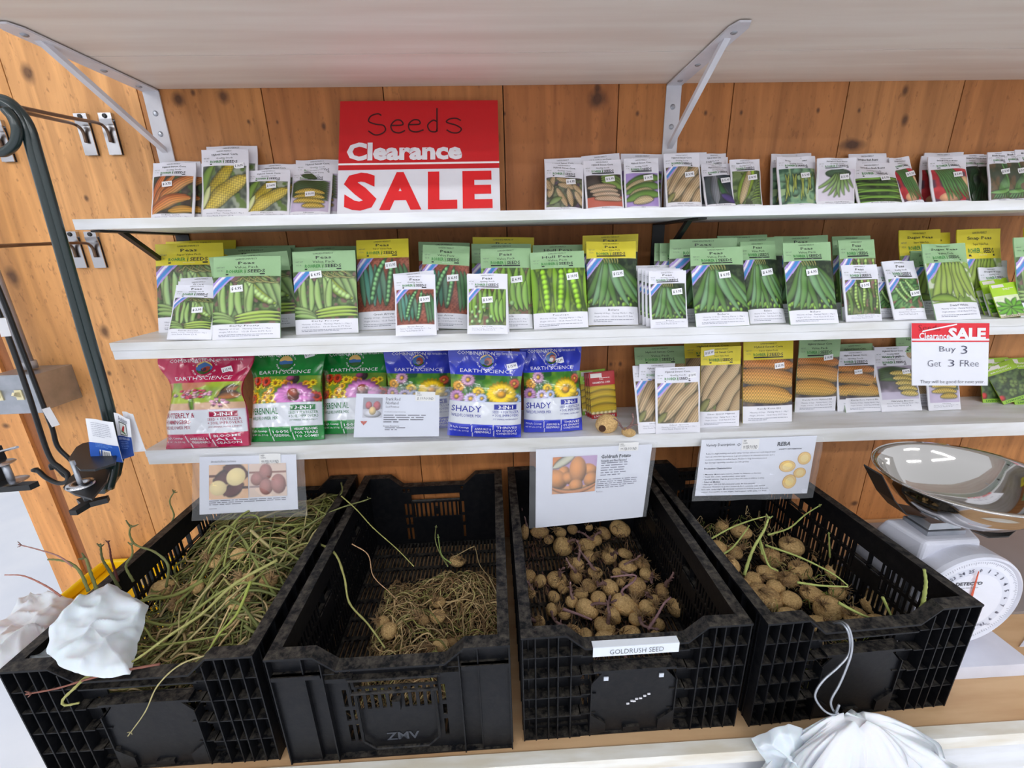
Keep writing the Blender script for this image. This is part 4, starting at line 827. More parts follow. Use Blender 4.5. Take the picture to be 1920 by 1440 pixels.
def c4(mb, q):
    c = blank(nx=50, ny=50, c=(196, 196, 206)); c.rect(0, .03, .1, .07, (150, 150, 160)); c.dot(c.P(.5, .2), .045, .014, (214, 214, 222)); c.dot(c.P(.3, .62), .017, .0135, (190, 86, 92), 0, .35); c.dot(c.P(.72, .6), .019, .016, (186, 80, 88), 0, .35); c.dot(c.P(.5, .35), .018, .0145, (226, 196, 130), 0, .3)
    sheet(mb, q, cv=c, nx=50, ny=50, th=0, box=(.09, .46, .32, .92), e=.0012); T(mb, q, 'Dark Red', .36, .53, .86, .93); T(mb, q, 'Norland', .36, .51, .77, .84); T(mb, q, 'Seed Potatoes', .36, .52, .695, .74); T(mb, q, 'Productive early red variety', .35, .6, .58, .61)
    lines(mb, .34, .84, .32, .53, 4, lambda x, z: q(x, z, .001), (96, 98, 110), 5, .4); T(mb, q, 'Disease Resistance:', .34, .53, .25, .28, b=.02); lines(mb, .36, .6, .14, .23, 2, lambda x, z: q(x, z, .001), (96, 98, 110), 6, .4)
    for k, (du, dv) in enumerate(((0, 0), (.02, .02), (-.02, .02), (0, -.02))): mb.add(q(np.array([.09, .13, .11]) + du, np.array([.36, .36, .30]) + dv, .001 + .0002 * k), [(0, 1, 2)], (190, 70, 40))
    price_tag(mb, q, .71, .95, .86, 1.08, '$ .99 POUND')
e_ = info('clear sleeved card with three red potatoes leaning against the flower seed bags', [(663, 820), (823, 818), (824, 741), (668, 738)], [(650, 826), (842, 822), (849, 725), (650, 725)], (.928, .928, .934, .934), c4)

# ------------------------------------------------------------------ flower seed bags
def flower(c, u, v, r, pet, mid, n=12, ang0=0., squash=1.):
    p = c.P(u, v)
    for k in range(n):
        a = ang0 + k * 2 * math.pi / n; c.dot((p[0] + r * .6 * math.cos(a), p[1] + r * .6 * math.sin(a) * squash), r * .45, r * .19, pet, a, .3)
    c.dot(p, r * .3, r * .3 * squash, mid)
def art_pink(c):
    c.mottle((120, 150, 40), (168, 190, 60), .04, (190, 120, 90)); W = c.box[2] - c.box[0]; c.rect(*c.P(0, 0), *c.P(1.2, .25), (208, 170, 140)); c.strip((.42, -.1), (.40, .5), 0, W * .025, (110, 150, 50), (80, 120, 30)); c.strip((.1, -.1), (.02, .7), .1, W * .01, (60, 80, 30), (60, 80, 30))
    r = np.random.RandomState(3)
    for k in range(46): a = r.rand() * 6.3; q = r.rand() ** .5; c.dot(c.P(.40 + .29 * q * math.cos(a), .56 + .15 * q * math.sin(a)), W * .035, W * .017, (232, 160 + 50 * r.rand(), 180 + 30 * r.rand()) if r.rand() < .65 else (206, 60, 90), 0, .5)
    for k in range(12): c.dot(c.P(.75 + .08 * math.cos(k), .25 + .1 * math.sin(k)), W * .04, W * .015, (220, 150, 180), k)
    for a, b in (((.78, .5), (.96, .8)), ((.76, .45), (.98, .52))): c.strip(a, b, .1, W * .06, (226, 130, 40), (60, 40, 30))
def art_green(c):
    c.mottle((90, 130, 40), (130, 160, 50), .03); W = c.box[2] - c.box[0]; r = np.random.RandomState(5)
    for k in range(34): flower(c, r.rand() * .95, r.rand() * .75, W * (.05 + .03 * r.rand()), [(240, 206, 30), (244, 190, 20), (236, 150, 40)][k % 3], (150, 90, 20), 9, k)
    for u, v in ((.1, .85), (.25, .8), (.05, .15), (.95, .2)): flower(c, u, v, W * .08, (206, 60, 30), (120, 40, 20), 12)
    flower(c, .66, .2, W * .26, (206, 120, 190), (120, 50, 30), 18, .1, .7); c.dot(c.P(.66, .34), W * .09, W * .07, (150, 60, 30)); c.dot(c.P(.68, .86), W * .05, W * .06, (50, 40, 40)); c.dot(c.P(.6, .9), W * .06, W * .04, (150, 60, 110))
def art_blue(c):
    c.mottle((60, 120, 40), (120, 160, 50), .03, (40, 90, 50)); W = c.box[2] - c.box[0]
    for u, v, r_, p in ((.12, .55, .09, (236, 170, 60)), (.25, .8, .1, (206, 160, 190)), (.4, .35, .09, (244, 206, 50)), (.1, .15, .11, (206, 150, 200)), (.3, .1, .1, (206, 190, 226)), (.45, .12, .08, (190, 200, 230)), (.92, .1, .1, (160, 190, 226)), (.9, .7, .08, (206, 90, 60))): flower(c, u, v, W * r_, p, (230, 180, 70), 14, u * 9)
    flower(c, .72, .3, W * .2, (246, 206, 20), (226, 160, 20), 20, 0., .85)
def bag_proto(key, hue, dark, art, name, sub1, sub2, foot):
    W, H = .160, .205; nx, ny = 92, 116; c = Cv(W, H, nx, ny, 7); c.C[:] = c.col(hue)
    c.setclip(0, H * .42, W, H * .72); art(c); c.setclip(0, 0, W, H); c.rect(0, H * .16, W, H * .42, (214, 218, 226)); c.rect(0, 0, W, H * .16, hue)
    c.rect(W * .62, H * .335, W * .93, H * .395, dark); c.mixin((np.abs(c.Y - H * .72 - .004 * np.sin(c.X / W * 3.1)) < .0012).astype(float), hue)
    for x in (.33, .62): c.mixin(((np.abs(c.X - W * x + (c.Y - H * .1) * .1) < .0008) & (c.Y < H * .16)).astype(float), (220, 220, 226))
    r = np.random.RandomState(sum(map(ord, key))); ph = r.rand(12) * 6; fl = {'pink': 1., 'green': .35, 'blue': .25, 'green2': .3, 'blue2': .2, 'blue3': .2}[key]
    def surf(x, z, e=.0006):
        x = np.asarray(x, float); z = np.asarray(z, float); u = np.clip(x / W, 0, 1); v = np.clip(z / H, 0, 1)
        g = 1 + fl * (.16 * smoothstep(.72, .98, v) - .13 * np.exp(-((v - .62) / .16) ** 2)) - .03 * np.sin(np.pi * v)
        b = .024 * (1 - (2 * u - 1) ** 4) * smoothstep(-.05, .16, v) * (1 - smoothstep(.5, .95, v)) + .004 * (1 - (2 * u - 1) ** 2)
        w_ = .0022 * np.sin(5 * u + 9 * v + ph[0]) * np.sin(11 * v + ph[1]) + .0016 * np.abs(np.sin(9 * (u + v) + ph[2])) + .0013 * np.abs(np.sin(14 * (u - .7 * v) + ph[3])) + .0018 * np.sin(22 * u + ph[4] + 5 * v) * smoothstep(.6, 1, v)
        return np.stack([(x - W / 2) * g, -b - w_ - .002 - e, z], -1)
    mb = MB(); P = surf(c.X.ravel(), c.Y.ravel(), 0); f = [(j * nx + i, j * nx + i + 1, (j + 1) * nx + i + 1, (j + 1) * nx + i) for j in range(ny - 1) for i in range(nx - 1)]
    C = np.array(c.C).reshape(-1, 3); C = np.where(C <= .04045, C / 12.92, ((C + .055) / 1.055) ** 2.4); mb.add(P, f, C)
    B = P.copy(); B[:, 1] = -B[:, 1] * .55; mb.add(B, [t[::-1] for t in f], hue); ring = list(range(nx)) + [j * nx + nx - 1 for j in range(1, ny)] + [(ny - 1) * nx + i for i in range(nx - 2, -1, -1)] + [j * nx for j in range(ny - 2, 0, -1)]; n = len(ring)
    mb.add(np.vstack([P[ring], B[ring]]), [(i, (i + 1) % n, n + (i + 1) % n, n + i)[::-1] for i in range(n)], hue)
    wt = (236, 236, 242); t = lambda s, a, b_, z0, z1, col=wt, bo=0.: letters(mb, s, W * a, W * b_, H * z0, H * z1, surf, col, bo, res=1)
    t('COMBINATION', .12, .6, .945, .985); t('SEED, FERTILIZER & SOIL', .62, .9, .95, .975); t('EARTH SCIENCE', .14, .86, .745, .785, wt, .0)
    for a0, s in ((.5 * math.pi, 'A BETTER EARTH'), (-.5 * math.pi, 'FROM THE GROUND UP')):                          # ring of words round the emblem
        n = len(s)
        for i, ch in enumerate(s):
            if ch == ' ': continue
            k = (i - (n - 1) / 2) / n * 2.7; a = a0 - k if a0 > 0 else a0 + k; cx, cz = W * .5 + .0205 * math.cos(a), H * .88 + .0205 * math.sin(a); V, Fc, asp = tmesh(ch, .01, 0, 1)
            if not len(V): continue
            ro = a - math.pi / 2 if a0 > 0 else a + math.pi / 2; lx = (V[:, 0] - .5) * .0028; lz = (V[:, 1] - .5) * .0036; mb.add(surf(cx + lx * math.cos(ro) - lz * math.sin(ro), cz + lx * math.sin(ro) + lz * math.cos(ro)), Fc, wt)
    def disc(u, v, rx, rz, col, e, a0=0, a1=2 * math.pi):
        an = np.linspace(a0, a1, 22); mb.add(surf(W * u + rx * np.cos(an), H * v + rz * np.sin(an), e), [tuple(range(22))], col)
    disc(.5, .88, .0145, .0145, (60, 110, 170), .001); disc(.5, .88, .0145, .0145, (226, 190, 110), .0013, .15, 3.0); disc(.5, .878, .0145, .0145, (50, 90, 40), .0013, 3.5, 6.0); disc(.52, .875, .008, .009, (150, 60, 40), .0016); disc(.5, .862, .005, .005, (60, 30, 60), .0018)
    t('3-IN-1', .68, .88, .345, .385, wt, .02); t('SEED + FERTILIZER', .60, .96, .295, .325, dark); t('+ SOIL IMPROVERS', .60, .96, .255, .285, dark); t('JUST SPRINKLE, WATER & ENJOY', .61, .95, .215, .235, dark)
    if sub2: t(name, .03, .44, .335, .39, dark, .01); t(sub1, .03, .40, .27, .315, dark, .01); t(sub2, .03, .40, .215, .25, dark)
    else: t(name, .04, .45, .30, .37, dark, .01); t(sub1, .04, .45, .24, .275, dark)
    t('75 Sq.Ft. Coverage', .03, .29, .10, .13, wt, .01); t('NET WT. 2 lbs. (0.91 kg)', .03, .29, .06, .085)
    t(foot[0], .37, .59, .09, .12, wt, .01); t(foot[1], .37, .59, .05, .08, wt, .01)
    for i, s in enumerate(foot[2:]): t(s, .66, .94, .115 - i * .04, .143 - i * .04, wt, .01)
    me = mb.mesh('flower_seed_bag', 'film'); me.polygons.foreach_set('use_smooth', [True] * len(me.polygons)); PK[key] = (me, W, H, surf)
bag_proto('pink', (180, 24, 76), (150, 20, 60), art_pink, 'BUTTERFLY &', 'HUMMINGBIRD', 'WILDFLOWER MIX', ('ANNUALS &', 'PERENNIALS', 'BLOOMS', 'ALL', 'SEASON'))
bag_proto('green', (14, 124, 48), (12, 110, 50), art_green, 'PERENNIAL', 'WILDFLOWER MIX', '', ('100%', 'PERENNIAL', 'VIBRANT BLOOMS', 'FOR YEARS', 'TO COME!'))
PK['green2'] = PK['green']
bag_proto('blue', (48, 62, 186), (36, 46, 150), art_blue, 'SHADY', 'WILDFLOWER MIX', '', ('ANNUALS &', 'PERENNIALS', 'THRIVES', 'IN SHADY', 'CONDITIONS'))
def bagput(k, xl, xr, yb, yt, xt, label, price=None, su=.8, sv=.85, lean=.22):
    o = packet(k, 3, xl, xr, yb, yt, xt, price=price, su=su, sv=sv, srot=15, lean=lean); RECS.pop(); o.name = 'flower_seed_bag'; tag(o, label, 'seed bag', 'wildflower seed bags on the lowest shelf')
bagput('pink', 319, 466, 838, 670, 388, 'pink wildflower seed bag for butterflies and hummingbirds at the shelf end', '15.99', .76, .85)
bagput('green', 475, 607, 826, 660, 540, 'green perennial wildflower seed bag beside the pink bag', '15.99', .8, .96)
bagput('green2', 608, 730, 812, 659, 668, 'green perennial wildflower seed bag partly behind the white potato card')
bagput('blue', 728, 850, 804, 660, 786, 'blue shady wildflower seed bag right behind the white potato card')
bagput('blue', 840, 977, 822, 662, 914, 'front blue shady wildflower seed bag overlapping its two blue neighbours', '15.99', .84, .83)
bagput('blue', 982, 1092, 808, 652, 1032, 'blue shady wildflower seed bag beside the small red corn packets', '15.99', .62, .84)

# ------------------------------------------------------------------ small retail packets
def small_proto(key, W, H, hc, hf, ff, fc, art, title, foot, foot_col=(236, 236, 236)):
    nx, ny = 48, 64; c = Cv(W, H, nx, ny, 9); c.C[:] = c.col(hc); c.setclip(0, H * ff, W, H * (1 - hf)); art(c); c.setclip(0, 0, W, H); c.rect(-1, -1, 1, H * ff, fc)
    def surf(x, z, e=.0005): x = np.asarray(x, float); z = np.asarray(z, float); u = np.clip(x / W, 0, 1); return np.stack([x - W / 2, -.003 * (1 - (2 * u - 1) ** 4) * np.sin(np.pi * np.clip(z / H, 0, 1)) - .001 - e, z], -1)
    mb = MB(); P = surf(c.X.ravel(), c.Y.ravel(), 0); f = [(j * nx + i, j * nx + i + 1, (j + 1) * nx + i + 1, (j + 1) * nx + i) for j in range(ny - 1) for i in range(nx - 1)]
    C = np.array(c.C).reshape(-1, 3); C = np.where(C <= .04045, C / 12.92, ((C + .055) / 1.055) ** 2.4); mb.add(P, f, C); mb.box((-W / 2, -.001, 0), (W / 2, .001, H), hc)
    s = lambda x, z: surf(x, z); qr = lambda a, b, c_, d, col: mb.add(surf(np.array([W * a, W * c_, W * c_, W * a]), np.array([H * b, H * b, H * d, H * d])), [(0, 1, 2, 3)], col)
    qr(.06, .88, .5, .97, (226, 220, 214)); letters(mb, 'Discontinued', W * .08, W * .48, H * .905, H * .94, lambda x, z: surf(x, z, .0008), (120, 90, 80), res=1) if False else None
    letters(mb, title, W * .12, W * .8, H * (1 - hf * .82), H * (1 - hf * .68), s, (240, 236, 230), .01, res=1); lines(mb, W * .4, W * .8, H * (1 - hf * .6), H * (1 - hf * .42), 2, s, (236, 226, 220), 3, .5)
    letters(mb, foot, W * .1, W * .9, H * ff * .25, H * ff * .75, s, foot_col, .02, res=1)
    PK[key] = (mb.mesh('seed_packet', 'paper'), W, H, surf)
small_proto('livred', .072, .105, (172, 30, 36), .30, .09, (170, 28, 34), a_livcorn, 'ORNAMENTAL CORN', 'LIVINGSTON')
small_proto('livlime', .072, .105, (150, 196, 50), .30, .09, (120, 176, 50), a_livcorn, 'ORNAMENTAL CORN', 'LIVINGSTON')
small_proto('lime', .072, .105, (172, 214, 50), .38, .06, (206, 196, 170), a_leafy, ' ', 'LIVINGSTON', (90, 90, 60))
small_proto('broc', .085, .115, (150, 186, 50), .25, .09, (150, 196, 60), a_broccoli, 'BROCCOLI', 'LIVINGSTON', (60, 120, 40))
def sp(k, sh, xl, xr, yb, yt, xt, label, grp, lean=.16): o = packet(k, sh, xl, xr, yb, yt, xt, lean=lean); RECS.pop(); tag(o, label, 'seed packet', grp)
g_ = 'small vegetable seed packets stacked beside the blue bag'
sp('livlime', 3, 1092, 1140, 778, 695, 1110, 'small lime-topped packet, rearmost of the stack beside the blue bag', g_)
for i, w_ in enumerate(('just in front of the lime one', 'third from the front', 'second from the front', 'frontmost')): sp('livred', 3, 1097 + i * 4, 1145 + i * 4, 778 + i * 2.2, 699 - i * .3, 1115 + i * 4, 'small red-topped corn seed packet beside the blue bag, %s' % w_, g_)
g_ = 'bright lime seed packets at the end of the middle shelf'
for i, w_ in enumerate(('rearmost', 'middle', 'frontmost')): sp('lime', 2, 1842 + i * 15, 1900 + i * 15, 590 + i * 3, 520 + i * 7, 1842 + i * 17, 'bright lime packet with green leaves, %s of three overlapping' % w_, g_, .3)
g_ = 'broccoli seed packets at the far end of the lowest shelf'
sp('broc', 3, 1845, 1905, 740, 671, 1862, 'broccoli seed packet, white-topped and rearmost beside the hanging card', g_)
sp('broc', 3, 1878, 1936, 758, 690, 1858, 'broccoli seed packet with dark heads, frontmost on the lowest shelf', g_, .3)
sp('broc', 3, 1905, 1965, 745, 671, 1905, 'broccoli seed packet half out of view at the shelf end', g_)

# ------------------------------------------------------------------ scale with steel bowl
e_ = empty('dial_scale', (.9, .75, CZ), 'white mechanical scale with round dial standing beside the last crate', 'scale')
b = MB(); b.hexa([(.815, .60, -.8395), (1.05, .60, -.8395), (1.05, .90, -.8395), (.815, .90, -.8395), (.822, .607, -.818), (1.043, .607, -.818), (1.043, .893, -.818), (.822, .893, -.818)]); under(b.build('base', 'scale_white'), e_)
o = under(MB().hexa([(.826, .684, -.818), (1.0, .684, -.818), (1.01, .88, -.818), (.822, .88, -.818), (.838, .688, -.583), (.952, .688, -.583), (.985, .765, -.580), (.822, .765, -.580)]).build('housing', 'scale_white'), e_)
bv = o.modifiers.new('bevel', 'BEVEL'); bv.width = .008; bv.segments = 3
b = MB(); b.lathe([(.0, .012), (.100, .012), (.104, .016), (.108, .014), (.110, .006), (.108, -.036), (.0, -.036)], (.918, .664, -.70), (0, -1, 0), 56); dl = under(b.build('dial', 'scale_white', smooth=False), e_)
b = MB(); fc = np.array([.918, .6515, -.70]); b.lathe([(0, 0), (.0995, 0)], fc, (0, -1, 0), 56, (232, 234, 244)); b.lathe([(0, .0003), (.084, .0003)], fc, (0, -1, 0), 48, (220, 223, 235)); b.lathe([(0, .0006), (.068, .0006)], fc, (0, -1, 0), 48, (232, 234, 244))
for k in range(26):
    a = math.pi / 2 - .05 - k * 2 * math.pi / 26; V, Fc, asp = tmesh(str(k), .01, 0, 1); ro = a - math.pi / 2; hh = .0085; lx = (V[:, 0] - .5) * hh * asp; lz = (V[:, 1] - .5) * hh; cx, cz = .0765 * math.cos(a), .0765 * math.sin(a)
    b.add(np.stack([fc[0] + cx + lx * math.cos(ro) - lz * math.sin(ro), np.full(len(V), fc[1] - .0012), fc[2] + cz + lx * math.sin(ro) + lz * math.cos(ro)], -1), Fc, (70, 74, 96))
for k in range(130):
    a = k * 2 * math.pi / 130; r0, r1 = (.090 if k % 5 == 0 else .093), .097; t = np.array([-math.sin(a), math.cos(a)]) * .00035
    b.add([(fc[0] + r * math.cos(a) + s * t[0], fc[1] - .0012, fc[2] + r * math.sin(a) + s * t[1]) for r, s in ((r0, -1), (r1, -1), (r1, 1), (r0, 1))], [(0, 1, 2, 3)], (90, 94, 114))
s_ = lambda x, z: np.stack([x, np.full_like(np.asarray(x, float), fc[1] - .0014), z], -1)
letters(b, 'DETECTO', .880, .934, -.658, -.650, s_, (70, 72, 80), .03); letters(b, 'www.detecto.com', .890, .928, -.6655, -.662, s_, (120, 122, 130)); letters(b, 'LB. x 2 OZ.', .953, .983, -.762, -.757, s_, (120, 122, 140))
under(b.build('dial_face', 'paper'), e_)
b = MB(); a = 1.57 + .02; tip = fc + [math.cos(a) * .078 - .004, -.004, math.sin(a) * .078]; b.prism([fc + [-.004, -.003, -.014], fc + [.004, -.003, -.014], fc + [.0022, -.003, .02], tip + [.0008, 0, 0], tip - [.0008, 0, 0], fc + [-.0022, -.003, .02]], (0, -.001, 0)); b.lathe([(0, .004), (.004, .003), (.004, 0)], fc + [0, -.001, 0], (0, -1, 0), 12); under(b.build('pointer', 'needle'), e_)
b = MB(); b.box((.855, .705, -.582), (.935, .76, -.572)); b.hexa([(.86, .71, -.571), (.93, .71, -.571), (.93, .757, -.571), (.86, .757, -.571), (.868, .715, -.560), (.922, .715, -.560), (.922, .752, -.560), (.868, .752, -.560)]); under(b.build('pan_mount', 'galv'), e_)
under(MB().lathe([(.0, .012), (.009, .010), (.011, 0)], (1.006, .76, -.70), (1, 0, 0), 16).build('adjusting_knob', 'red_dark'), e_)
def strap(Y0, Y1, pts, Yp=.72):
    b = MB(); P = [ony(x, y, Yp) for x, y in pts]; n = len(P)
    V = [(p[0], Y, p[2] + d) for p in P for Y, d in ((Y0, 0), (Y1, 0), (Y1, .003), (Y0, .003))]
    b.add(V, [(i * 4 + j, i * 4 + (j + 1) % 4, i * 4 + 4 + (j + 1) % 4, i * 4 + 4 + j) for i in range(n - 1) for j in range(4)] + [(0, 1, 2, 3), (n * 4 - 4, n * 4 - 3, n * 4 - 2, n * 4 - 1)]); return b
under(strap(.735, .78, [(1666, 900), (1690, 948), (1712, 974), (1800, 990), (1868, 1018), (1906, 1016), (1965, 968)]).build('pan_bracket', 'black_metal'), e_)
bw = (.915, .722, -.452)
b = MB(); pr = [(0, -.088), (.035, -.0875), (.062, -.082), (.088, -.068), (.110, -.045), (.124, -.022), (.132, -.004), (.136, .0), (.1445, .001), (.1455, -.001), (.144, -.003), (.137, -.0025), (.1335, -.006), (.126, -.024), (.1115, -.0475), (.089, -.0705), (.062, -.0842), (.035, -.0895), (0, -.0905)]
b.lathe(pr, bw, (-.04, .0, 1.), 72); tag(b.build('steel_bowl', 'mirror', smooth=True), 'shiny round stainless steel bowl resting on the white scale', 'bowl')
tag(MB().box((1.075, .74, CZ + .0005), (1.75, 1.08, CZ + .008)).build('grey_board', 'grey_board'), 'flat grey board lying on the counter behind the white scale', 'board')
b = MB(); b.prism([ony(1898, 1205, .66), ony(1925, 1235, .66), ony(1950, 1232, .70), ony(1920, 1190, .72)], (0, 0, -.002)); o = tag(b.build('printed_slip', 'dial_paper'), 'small white slip of paper lying beside the scale base', 'paper')
o.location[2] = 0
for v in o.data.vertices: v.co.z = CZ + (.0005 if v.index < 4 else .0025); v.co.x += .02

# ------------------------------------------------------------------ yellow bin, switch box, conduit
b = MB(); b.box((-1.17, .93, -1.719), (-.90, 1.10, -.90)); b.box((-1.19, .915, -.90), (-.88, 1.105, -.872)); b.box((-1.18, .925, -.872), (-.89, .94, -.842)); b.box((-1.18, 1.085, -.872), (-.89, 1.10, -.842)); b.box((-1.18, .94, -.872), (-1.165, 1.085, -.842)); b.box((-.905, .94, -.872), (-.89, 1.085, -.842)); b.box((-1.10, .908, -.868), (-.97, .925, -.85))
o = tag(b.build('yellow_bin', 'yellow_plastic'), 'yellow plastic bin against the wall behind the stem-filled crate', 'bin'); bv = o.modifiers.new('bevel', 'BEVEL'); bv.width = .008; bv.segments = 3
X1 = -1.088; zt, zb = ony(0, 705, 1.005)[2], ony(60, 775, 1.005)[2]; zt = ony(60, 702, 1.005)[2]
e_ = empty('switch_box', (X1 - .06, WY, zt), 'grey steel two-switch box on the wall below the conduit pipe', 'light switch')
under(MB().box((X1 - .112, 1.008, zb + .004), (X1 - .002, WY - .0005, zt - .004)).build('box_body', 'galv'), e_)
o = under(MB().box((X1 - .116, 1.0035, zb), (X1, 1.0075, zt)).build('cover_plate', 'galv'), e_); bv = o.modifiers.new('bevel', 'BEVEL'); bv.width = .003
mat('ivory', (226, 216, 176), rough=.4)
for x in (-.085, -.038):
    zc = (zt + zb) / 2; under(MB().box((X1 + x - .008, 1.001, zc - .012), (X1 + x + .008, 1.0035, zc + .012)).hexa([(X1 + x - .004, 1.001, zc - .006), (X1 + x + .004, 1.001, zc - .006), (X1 + x + .004, 1.003, zc + .006), (X1 + x - .004, 1.003, zc + .006), (X1 + x - .003, .988, zc + .003), (X1 + x + .003, .988, zc + .003), (X1 + x + .003, .992, zc + .009), (X1 + x - .003, .992, zc + .009)]).build('toggle', 'ivory'), e_)
b = MB(); b.tube([(X1 - .062, 1.065, zt), (X1 - .062, 1.065, 1.0)], .0135, 16); b.tube([(X1 - .062, 1.065, zt), (X1 - .062, 1.065, zt + .018)], .018, 16); tag(b.build('conduit_pipe', 'conduit_grey', smooth=True), 'grey conduit pipe running up the pine wall from the switch box', 'pipe')

# ------------------------------------------------------------------ wall hooks with long brown prongs
def wall_hook(px, py, label, wire_end):
    p = ony(px, py, WY); e = empty('wall_hook', (p[0], WY, p[2]), label, 'wall hook', 'long prong display hooks on the pine wall')
    b = MB(); b.box((-.0135, -.002, -.082), (.0135, -.0005, 0)); b.box((-.0135, -.009, -.012), (.0135, -.002, -.0005)); b.hexa([(-.0135, -.009, -.0245), (.0135, -.009, -.0245), (.0135, -.007, -.0245), (-.0135, -.007, -.0245), (-.0135, -.0105, -.0125), (.0135, -.0105, -.0125), (.0135, -.0085, -.0125), (-.0135, -.0085, -.0125)]); b.box((-.0135, -.008, -.082), (.0135, -.006, -.024)); b.build('back_plate', 'steel', e)
    MB().lathe([(0, .003), (.004, .0025), (.005, 0)], (0, -.009, -.0065), (0, -1, 0), 12).build('screw', 'black_metal', e)
    q = np.asarray(wire_end) - np.array([p[0], WY, p[2]]); b = MB(); b.tube(spline([(0, -.012, -.058), (0, -.012, -.040), (0, -.018, -.030), (0, -.035, -.026), q * .5 + [0, 0, -.012], q], 6), .0032, 8); b.build('prong', 'wire_brown', e, smooth=True)
    return e
tx = lambda x, y, Y: ony(x, y, Y)
wall_hook(155, 214, 'steel hook plate with brown prong, nearer the big dark pole, upper pair', tx(20, 205, .80)); wall_hook(201, 213, 'steel hook plate with brown prong, nearer the white bracket, upper pair', tx(30, 200, .80))
wall_hook(136, 434, 'steel hook plate half behind the dark pole, lower pair', tx(-40, 464, .84)); wall_hook(173, 434, 'steel hook plate under the top shelf end, lower pair', tx(-40, 462, .86))
wall_hook(-4, 226, 'steel hook plate showing through the loop of the dark pole', tx(-60, 240, .9))

# ------------------------------------------------------------------ big dark-green deck pole
PY = .80
e_ = empty('deck_pole', ony(40, 215, PY), 'tall dark green double-rod deck pole with loop and clamp hanging at the wall', 'plant pole')
def pp(L_, Y=PY, dx=0): return [ony(x + dx, y, Y) for x, y in L_]
main = [(-25, 215), (-8, 196), (10, 193), (30, 208), (45, 235), (58, 280), (100, 430), (152, 615), (200, 785), (206, 870), (196, 918)]
b = MB(); b.tube(spline(pp(main)), .0068, 10); under(b.build('rod', 'pole_green', smooth=True), e_)
b = MB(); b.tube(spline(pp([(-22, 200), (0, 186), (20, 192), (42, 214), (57, 240), (70, 282), (112, 430), (164, 612), (212, 785), (217, 865), (207, 915)], PY + .004)), .0068, 10); under(b.build('rod', 'pole_green', smooth=True), e_)
b = MB(); b.tube(spline(pp([(10, 205), (24, 222), (32, 245), (28, 268), (14, 282), (0, 286), (-18, 282), (-32, 262), (-30, 235), (-18, 220)], PY - .012)), .0068, 10); under(b.build('loop', 'pole_green', smooth=True), e_)
def plate(name, pts, Y0, th, m, par): return under(MB().prism([ony(x, y, Y0 if not isinstance(Y0, list) else Y0[i]) for i, (x, y) in enumerate(pts)], (0, th, 0)).build(name, m), par)
def hplate(name, pts, z, th, m, par): return under(MB().prism([onz(x, y, z) for x, y in pts], (0, 0, -th)).build(name, m), par)
zc = ony(175, 850, .80)[2]
hplate('clamp_plate', [(128, 860), (143, 838), (155, 831), (200, 822), (218, 850), (216, 868), (178, 880), (150, 880)], zc + .01, .004, 'black_metal', e_)
hplate('clamp_plate', [(130, 895), (150, 880), (208, 876), (200, 902), (172, 935), (140, 926), (118, 914), (122, 908)], zc - .032, .004, 'black_metal', e_)
plate('clamp_back', [(180, 868), (222, 850), (212, 900), (196, 926), (182, 926)], .815, .02, 'pole_green', e_)
b = MB(); c0 = onz(152, 910, zc - .0315); b.lathe([(.006, .002), (.012, .006), (.020, .005), (.021, 0)], c0, (0, 0, 1), 24); under(b.build('washer', 'steel', smooth=True), e_)
b = MB(); b.tube([c0 + [0, 0, .05], c0 + [0, 0, -.032]], .0038, 10); under(b.build('screw', 'galv', smooth=True), e_)
b = MB(); k0 = c0 + [0, 0, -.034]; pts = []
for k in range(3):
    a = k * 2.094 + .5; pts += [k0 + [math.cos(a - .22) * .030, math.sin(a - .22) * .030, 0], k0 + [math.cos(a + .22) * .030, math.sin(a + .22) * .030, 0], k0 + [math.cos(a + 1.047) * .009, math.sin(a + 1.047) * .009, 0]]
b.prism(pts, (0, 0, -.010)); under(b.build('clamp_knob', 'black_metal'), e_)
# swing tags on the pole
def qtag(name, corners, Y, label, draw, m='paper', wob=.002):
    q = pq(corners, Y if isinstance(Y, (list, tuple)) else [Y] * 4)
    def wq(u, v, e=.0005): p = q(u, v, e); return p + np.stack([0 * u, wob * np.sin(np.asarray(u) * 4 + 1) * 2 * np.asarray(v) ** .5, 0 * u], -1)
    mb = MB(); sheet(mb, wq, (230, 232, 238), nx=12, ny=12); draw(mb, wq); return tag(mb.build(name, m), label, 'tag', 'paper tags tied to the dark pole')
BL = (28, 84, 176)
def d1(mb, q): qrect(mb, q, 0, 1, 0, .42, BL, .0008); qrect(mb, q, .22, .70, .06, .26, (232, 234, 238), .0012); [qrect(mb, q, .3 + k * .028, .3 + k * .028 + (.008 if k % 3 else .016), .09, .23, (40, 40, 50), .0015, 2) for k in range(13)]; lines(mb, .15, .85, .55, .92, 8, lambda x, z: q(x, z, .001), (170, 174, 186), 2, .3); lines(mb, .2, .8, .3, .4, 3, lambda x, z: q(x, z, .0012), (120, 160, 220), 3, .3)
qtag('swing_tag', [(171, 860), (231, 867), (215, 790), (157, 786)], [.765, .765, .77, .77], 'white and blue tag with barcode tied to the dark pole', d1)
